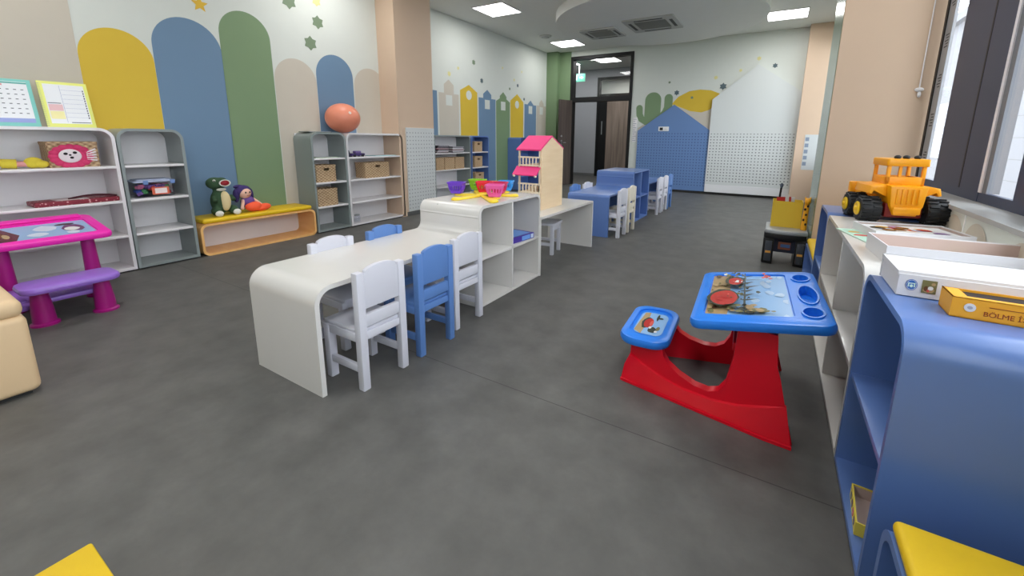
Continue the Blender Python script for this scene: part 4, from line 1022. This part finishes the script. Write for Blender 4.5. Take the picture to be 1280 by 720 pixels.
for x in (X0+.001, X1-.027):
    b = MB(); b.box((x, Y0-.004, 0), (x+.014, Y0+.012, .54), CREAM); b.build('front_post', T, smooth=0)
for x in (X0-.012, X1-.03):
    b = MB(); b.ball((x+.008, Y0-.072, .313), .012, CREAM, 12); b.build('porch_knob', T)
b = MB(); b.box((X0+.03, -.1, .162), (X0+.11, .0, .2), CREAM, .004); b.build('toy_bed', T)

# ------------------------------------------------------------------ black toy box, yellow folder box and toys by the far bench
T = thing('toy_workbench', 'black plastic toy workbench with a curved silver top near the blue bench', 'toy workbench', (.15, 4.64, 0))
SIL = mat('silver plastic', (176, 180, 184), .3, metal=.3)
front = [(-.17, .22)]+[(-.17+.34*k/10, -.19-.035*math.sin(PI*k/10)) for k in range(11)]+[(.17, .22)]
b = MB(); b.prism([(p[0]*.97, p[1]*.97) for p in front], 2, .25, .298, BLACK, .008); b.build('bench_top', T)
b = MB(); b.prism(front, 2, .298, .337, SIL, .01); b.build('silver_top', T)
for x in (-.17, .085):
    b = MB(); b.prism([(x, -.17), (x+.085, -.19), (x+.085, .18), (x, .18)], 2, 0, .252, BLACK, .008); lg = b.build('drawer_column', T)
    b = MB(); b.box((x+.014, -.2, .03), (x+.07, -.18, .225), mat('dark grey drawer', (70, 74, 82), .35), .004); b.box((x+.02, -.206, .11), (x+.064, -.198, .13), mat('amber sticker', (222, 160, 80), .5)); b.build('drawer_front', lg)
b = MB(); b.box((-.085, -.16, .12), (.085, .18, .25), mat('navy panel', (38, 44, 62), .4)); b.box((-.05, -.166, .15), (.05, -.158, .22), mat('rust sticker', (140, 84, 66), .5)); b.box((-.03, -.168, .17), (.045, -.16, .2), mat('sky sticker', (84, 116, 170), .5)); b.build('centre_panel', T, smooth=0)
b = MB(); b.box((-.176, -.14, .0), (-.16, .0, .3), mat('dark side rail', (44, 46, 50), .3), .004); b.build('side_rail', T)
T = thing('yellow_box', 'open yellow box holding papers on top of the black toy workbench', 'box', (.14, 4.72, .338))
YB_ = mat('yellow card', (226, 190, 60), .55)
b = MB(); b.shell(rrect(-.125, -.1, .125, .1, .004, 1), rrect(-.121, -.096, .121, .096, .003, 1), 2, 0, .25, YB_); b.box((-.121, -.096, 0), (.121, .096, .004), YB_); b.build('box_body', T, smooth=0)
b = MB()
for k, (x, m, h) in enumerate(((-.08, P_RED, .29), (-.05, CARDW, .31), (-.03, P_RED, .285), (.0, CARDW, .28))): b.box((x, -.07+.03*k, .01), (x+.07, -.068+.03*k, h), m, 0, Ry(-.06))
b.build('papers', T, smooth=0)
b = MB(); b.tube([(-.085, -.05, .02), (-.07, -.05, .37)], .009, FB, 10); b.ball((-.069, -.05, .39), (.014, .014, .026), mat('slate tip', (70, 80, 96), .4), 12); o = b.build('pencil', None, (.14, 4.72, .342)); tag(o, 'tall dark pencil standing in the yellow box', 'pencil')
T = thing('toy_giraffe', 'narrow orange toy figure with dark spots beside the yellow box', 'toy', (.285, 4.56, .3375))
OGR = mat('orange toy', (246, 172, 40), .4)
b = MB(); b.tube([(0, 0, 0), (.002, 0, .12), (.004, 0, .26)], .026, OGR, 14, r2=.02); b.ball((.006, -.012, .275), (.025, .034, .03), OGR); b.ball((-.014, 0, .3), (.007, .007, .016), OGR, 8); b.ball((.024, 0, .3), (.007, .007, .016), OGR, 8); fuse(b.build('body', T), .004, 3)
b = MB()
for z, a in ((.06, -1.2), (.1, -2.0), (.15, -1.4), (.2, -1.9), (.23, -1.1)): b.ball((.024*math.cos(a), .024*math.sin(a), z), (.009, .006, .012), FB, 8)
b.build('spots', T)

# ------------------------------------------------------------------ toy loader on the far blue low shelf
ZS = .736
T = thing('toy_loader', 'big orange-yellow toy loader with black tyres on the low shelf by the pier', 'toy truck', (.59, 2.86, ZS), math.radians(10)); T.scale = (.93, .93, .93)
b = MB()
b.prism([(-.075, .1), (-.085, .21), (.085, .21), (.075, .1), (.05, .045), (-.05, .045)], 1, -.07, .12, YELP, .01)     # hood
for k in range(5): b.box((-.056+k*.024, -.077, .11), (-.044+k*.024, -.068, .195), YELP, .003)
b.box((-.062, -.08, .055), (.062, -.066, .095), YELP, .006)
b.build('hood', T)
for sx in (-1, 1):
    b = MB(); b.prism([(sx*.075, .14), (sx*.075, .215), (sx*.155, .2), (sx*.165, .16), (sx*.15, .155), (sx*.14, .175)], 1, -.02, .2, YELP, .004); b.build('fender', T)
cab = MB()
wh, z0, z1, ya, yb2 = .088, .205, .345, .0, .19
for sx in (-1, 1):
    for yy in (ya, yb2-.018): cab.box((sx*wh, yy, z0), (sx*(wh-.018), yy+.018, z1), YELP, .003)
    cab.box((sx*wh, ya, z0), (sx*(wh-.014), yb2, z0+.05), YELP, .003)
cab.box((-wh, ya, z0), (wh, ya+.014, z0+.052), YELP, .003); cab.box((-wh, yb2-.014, z0), (wh, yb2, z0+.05), YELP, .003); cab.box((-.034, ya+.002, z0+.03), (-.02, ya+.014, z1), YELP)
cab.prism(rrect(-wh-.008, ya-.012, wh+.008, yb2+.01, .012), 2, z1-.03, z1+.012, YELP, .006); cab.build('cab', T)
for x in (-.04, .0, .05):
    b = MB(); b.ball((x-.005, .02, z1+.02), (.017, .014, .012), BLACK, 12); b.build('roof_lamp', T)
b = MB(); b.box((-.085, -.04, .03), (.085, .2, .11), mat('dark red chassis', (122, 26, 22), .4), .008); b.tube([(-.13, .0, .068), (.13, .0, .068)], .02, BLACK); b.tube([(-.13, .2, .068), (.13, .2, .068)], .02, BLACK); b.build('chassis', T)
b = MB(); b.box((-.13, .2, .1), (-.1, .3, .2), YELP, .004); b.box((.1, .2, .1), (.13, .3, .2), YELP, .004); b.box((-.16, .29, .06), (.16, .33, .2), YELP, .008); b.build('loader_bucket', T)
for sx in (-1, 1):
    for yy in (.0, .2):
        w_ = MB(); r, hw = .068, .048
        w_.lathe([(0, -hw), (r*.62, -hw), (r*.9, -hw), (r, -hw*.75), (r, hw*.75), (r*.9, hw), (r*.62, hw), (r*.6, hw*.8), (0, hw*.8)], TYRE, 32, Tr(sx*.15, yy, r) @ Ry(PI/2))
        for k in range(16):
            for s2 in (-1, 1): w_.box((-.007, s2*.004, -.004), (.007, s2*.044, .005), TYRE, .001, Tr(sx*.15, yy, r) @ Ry(PI/2) @ Rz(k*PI/8+s2*.1) @ Tr(r, 0, 0) @ Rx(PI/2))
        wo = w_.build('wheel', T)
        h = MB(); h.lathe([(0, .0), (r*.55, 0), (r*.6, .006), (r*.5, .012), (r*.2, .012), (r*.15, .02), (0, .02)], HUBY, 24, Tr(sx*(.15+.046), yy, r) @ Ry(sx*PI/2)); h.build('hub', wo)

# ------------------------------------------------------------------ boxes on the low shelves
def tray(T, sx, sy, h, m, inner, t=.004, name='box_tray'):
    b = MB(); b.shell([(-sx/2, -sy/2), (sx/2, -sy/2), (sx/2, sy/2), (-sx/2, sy/2)], [(-sx/2+t, -sy/2+t), (sx/2-t, -sy/2+t), (sx/2-t, sy/2-t), (-sx/2+t, sy/2-t)], 2, 0, h, m)
    b.shell([(-sx/2+t, -sy/2+t), (sx/2-t, -sy/2+t), (sx/2-t, sy/2-t), (-sx/2+t, sy/2-t)], [(-sx/2+t+.001, -sy/2+t+.001), (sx/2-t-.001, -sy/2+t+.001), (sx/2-t-.001, sy/2-t-.001), (-sx/2+t+.001, sy/2-t-.001)], 2, .002, h-.004, inner)
    b.build(name, T, smooth=0); b = MB(); b.box((-sx/2+t, -sy/2+t, .001), (sx/2-t, sy/2-t, .004), inner); b.build('box_floor', T, smooth=0)
T = thing('puzzle_box', 'shallow white box with a colourful picture inside, right behind the large lid', 'box', (.545, 2.42, ZS), math.radians(12))
tray(T, .34, .24, .04, CARDW, CARDIN)
flat_picture('picture_card', T, .3, .2, .031, [(P_WHT, [(0, 0), (1, 0), (1, 1), (0, 1)])]+[(random.choice([P_RED, P_DARK, mat('printed mustard', (206, 166, 70), .3), mat('printed mauve', (140, 110, 150), .3), P_BRN, P_SKY2]), blob(random.uniform(.12, .88), random.uniform(.15, .85), .09, .11)) for k in range(16)], Tr(-.15, -.1, 0))
T = thing('box_lid', 'large upturned white cardboard lid with brown inside, on the white low shelf', 'box', (.59, 1.98, ZS), math.radians(4))
tray(T, 0.47, .25, .062, CARDW, CARDIN)
b = MB(); b.box((.0, .08, .004), (.06, .1, .0055), mat('lime mark', (190, 214, 110), .6)); b.build('green_sticker', T, smooth=0)
T = thing('game_carton', 'white carton with a round blue logo and small photo, in front of the large lid', 'box', (.565, 1.56, ZS), math.radians(0))
b = MB(); b.box((-.24, -.1, .001), (.24, .1, .062), CARDW, .001); b.build('carton_body', T, smooth=0)
b = MB(); b.box((-.243, -.097, .055), (.24, .103, .07), CARDW, .001); b.box((-.243, .095, .0), (.24, .1, .07), CARDW); b.build('carton_lid', T, smooth=0)
TF = Tr(0, -.1005, 0) @ Rx(PI/2)
LB2 = mat('logo blue', (44, 104, 182), .4); b = MB()
b.prism(arc(-.211, .034, .0125, 0, 345, 23, .0155), 2, 0, .0008, LB2, 0, TF); b.shell(arc(-.211, .034, .011, 0, 345, 23, .0138), arc(-.211, .034, .0102, 0, 345, 23, .0128), 2, .0007, .0012, CARDW, T=TF)
GL = mat('logo pale green', (206, 230, 214), .4)
b.box((-.2185, .028, .0007), (-.216, .04, .0012), GL, 0, TF); b.box((-.206, .028, .0007), (-.2035, .04, .0012), GL, 0, TF); b.prism(arc(-.211, .031, .0035, 0, 345, 15, .0042), 2, .0007, .0012, GL, 0, TF); b.box((-.216, .037, .0007), (-.206, .0395, .0012), GL, 0, TF); b.build('round_logo', T, smooth=0)
flat_picture('small_photo', T, .03, .036, .0008, [(P_OLIVE, [(0, 0), (1, 0), (1, 1), (0, 1)]), (P_TAN, blob(.5, .25, .4, .2)), (P_BRN, blob(.3, .35, .16, .2)), (P_WHT, blob(.6, .4, .2, .16)), (P_RED2, blob(.45, .2, .1, .1)), (P_TAN, blob(.75, .75, .15, .12))], TF @ Tr(-.19, .016, 0))
T = thing('flash_card_box', 'open orange card box lettered in dark red at the front of the blue low shelf', 'box', (.53, 1.385, ZS), math.radians(-1))
sx, sy, h = .25, .085, .05
b = MB(); b.shell([(-sx/2, -sy/2), (sx/2, -sy/2), (sx/2, sy/2), (-sx/2, sy/2)], [(-sx/2+.003, -sy/2+.003), (sx/2-.003, -sy/2+.003), (sx/2-.003, sy/2-.003), (-sx/2+.003, sy/2-.003)], 2, 0, h, ORBOX); b.box((-sx/2, -sy/2, 0), (sx/2, sy/2, .003), ORBOX); b.box((-sx/2, -sy/2, h-.002), (-sx/2+.03, sy/2, h), ORBOX); b.box((-sx/2+.03, -sy/2, h-.002), (sx/2, -sy/2+.018, h), ORBOX); b.build('box_body', T, smooth=0)
b = MB(); b.box((-sx/2+.03, -sy/2+.018, .004), (sx/2-.006, sy/2-.003, .044), mat('dark opening shade', (40, 30, 28), .8)); b.build('opening_shade', T, smooth=0)  # dark block fills the opening, standing in for the shade inside the box
b = MB(); b.box((.09, -.03, h), (.125, .04, h+.006), mat('peach flap', (240, 170, 120), .5), 0, Ry(-.1)); b.build('flap', T, smooth=0)
TF = Tr(0, -sy/2-.0004, 0) @ Rx(PI/2); INKR = mat('dark red print', (150, 60, 24), .5)
b = MB(); text_mesh(b, 'BÖLME İŞLEMİ', .0165, INKR, TF @ Tr(-.068, .012, 0)); b.box((-.06, .034, 0), (.12, .0355, .0004), INKR, 0, TF); b.build('lettering', T, smooth=0)
b = MB(); b.prism(arc(-.092, .028, .0105, 0, 345, 20), 2, 0, .0006, CARDW, 0, TF); b.prism(arc(-.092, .028, .005, 0, 345, 12, .004), 2, .0005, .001, mat('grey emblem', (170, 170, 180), .5), 0, TF); b.build('round_sticker', T, smooth=0)
T = thing('picture_book', 'pale green picture sheet lying at the left edge of the white low shelf', 'book', (.385, 2.28, ZS), math.radians(15))
b = MB(); b.box((-.05, -.2, 0), (.05, .2, .004), mat('pale mint paper', (196, 222, 206), .5)); b.build('sheet', T, smooth=0)
flat_picture('print', T, .09, .36, .0045, [(mat('mint print', (176, 214, 196), .5), [(0, 0), (1, 0), (1, 1), (0, 1)]), (P_RED2, blob(.4, .62, .35, .06)), (P_SKY2, blob(.5, .25, .35, .1)), (P_RED, blob(.6, .42, .16, .05)), (mat('printed mustard', (206, 166, 70)), blob(.4, .82, .25, .06)), (mat('printed teal', (90, 150, 160), .4), blob(.6, .1, .25, .05))], Tr(-.045, -.18, 0))
T = thing('small_card_box', 'small yellow open box on the bottom of the blue low shelf in the foreground', 'box', (.375, 1.43, .033), math.radians(-4))
YC = mat('yellow patterned card', (226, 206, 80), .55)
tray(T, .12, .17, .042, YC, CARDIN, .004)
b = MB()
for k in range(4): b.prism(blob(-.055+.036*k, .021, .012, .013, 8, .1), 0, -.061, -.0602, random.choice([P_BRN, P_OLIVE, P_RED2, P_WHT]))
b.build('printed_pattern', T, smooth=0)
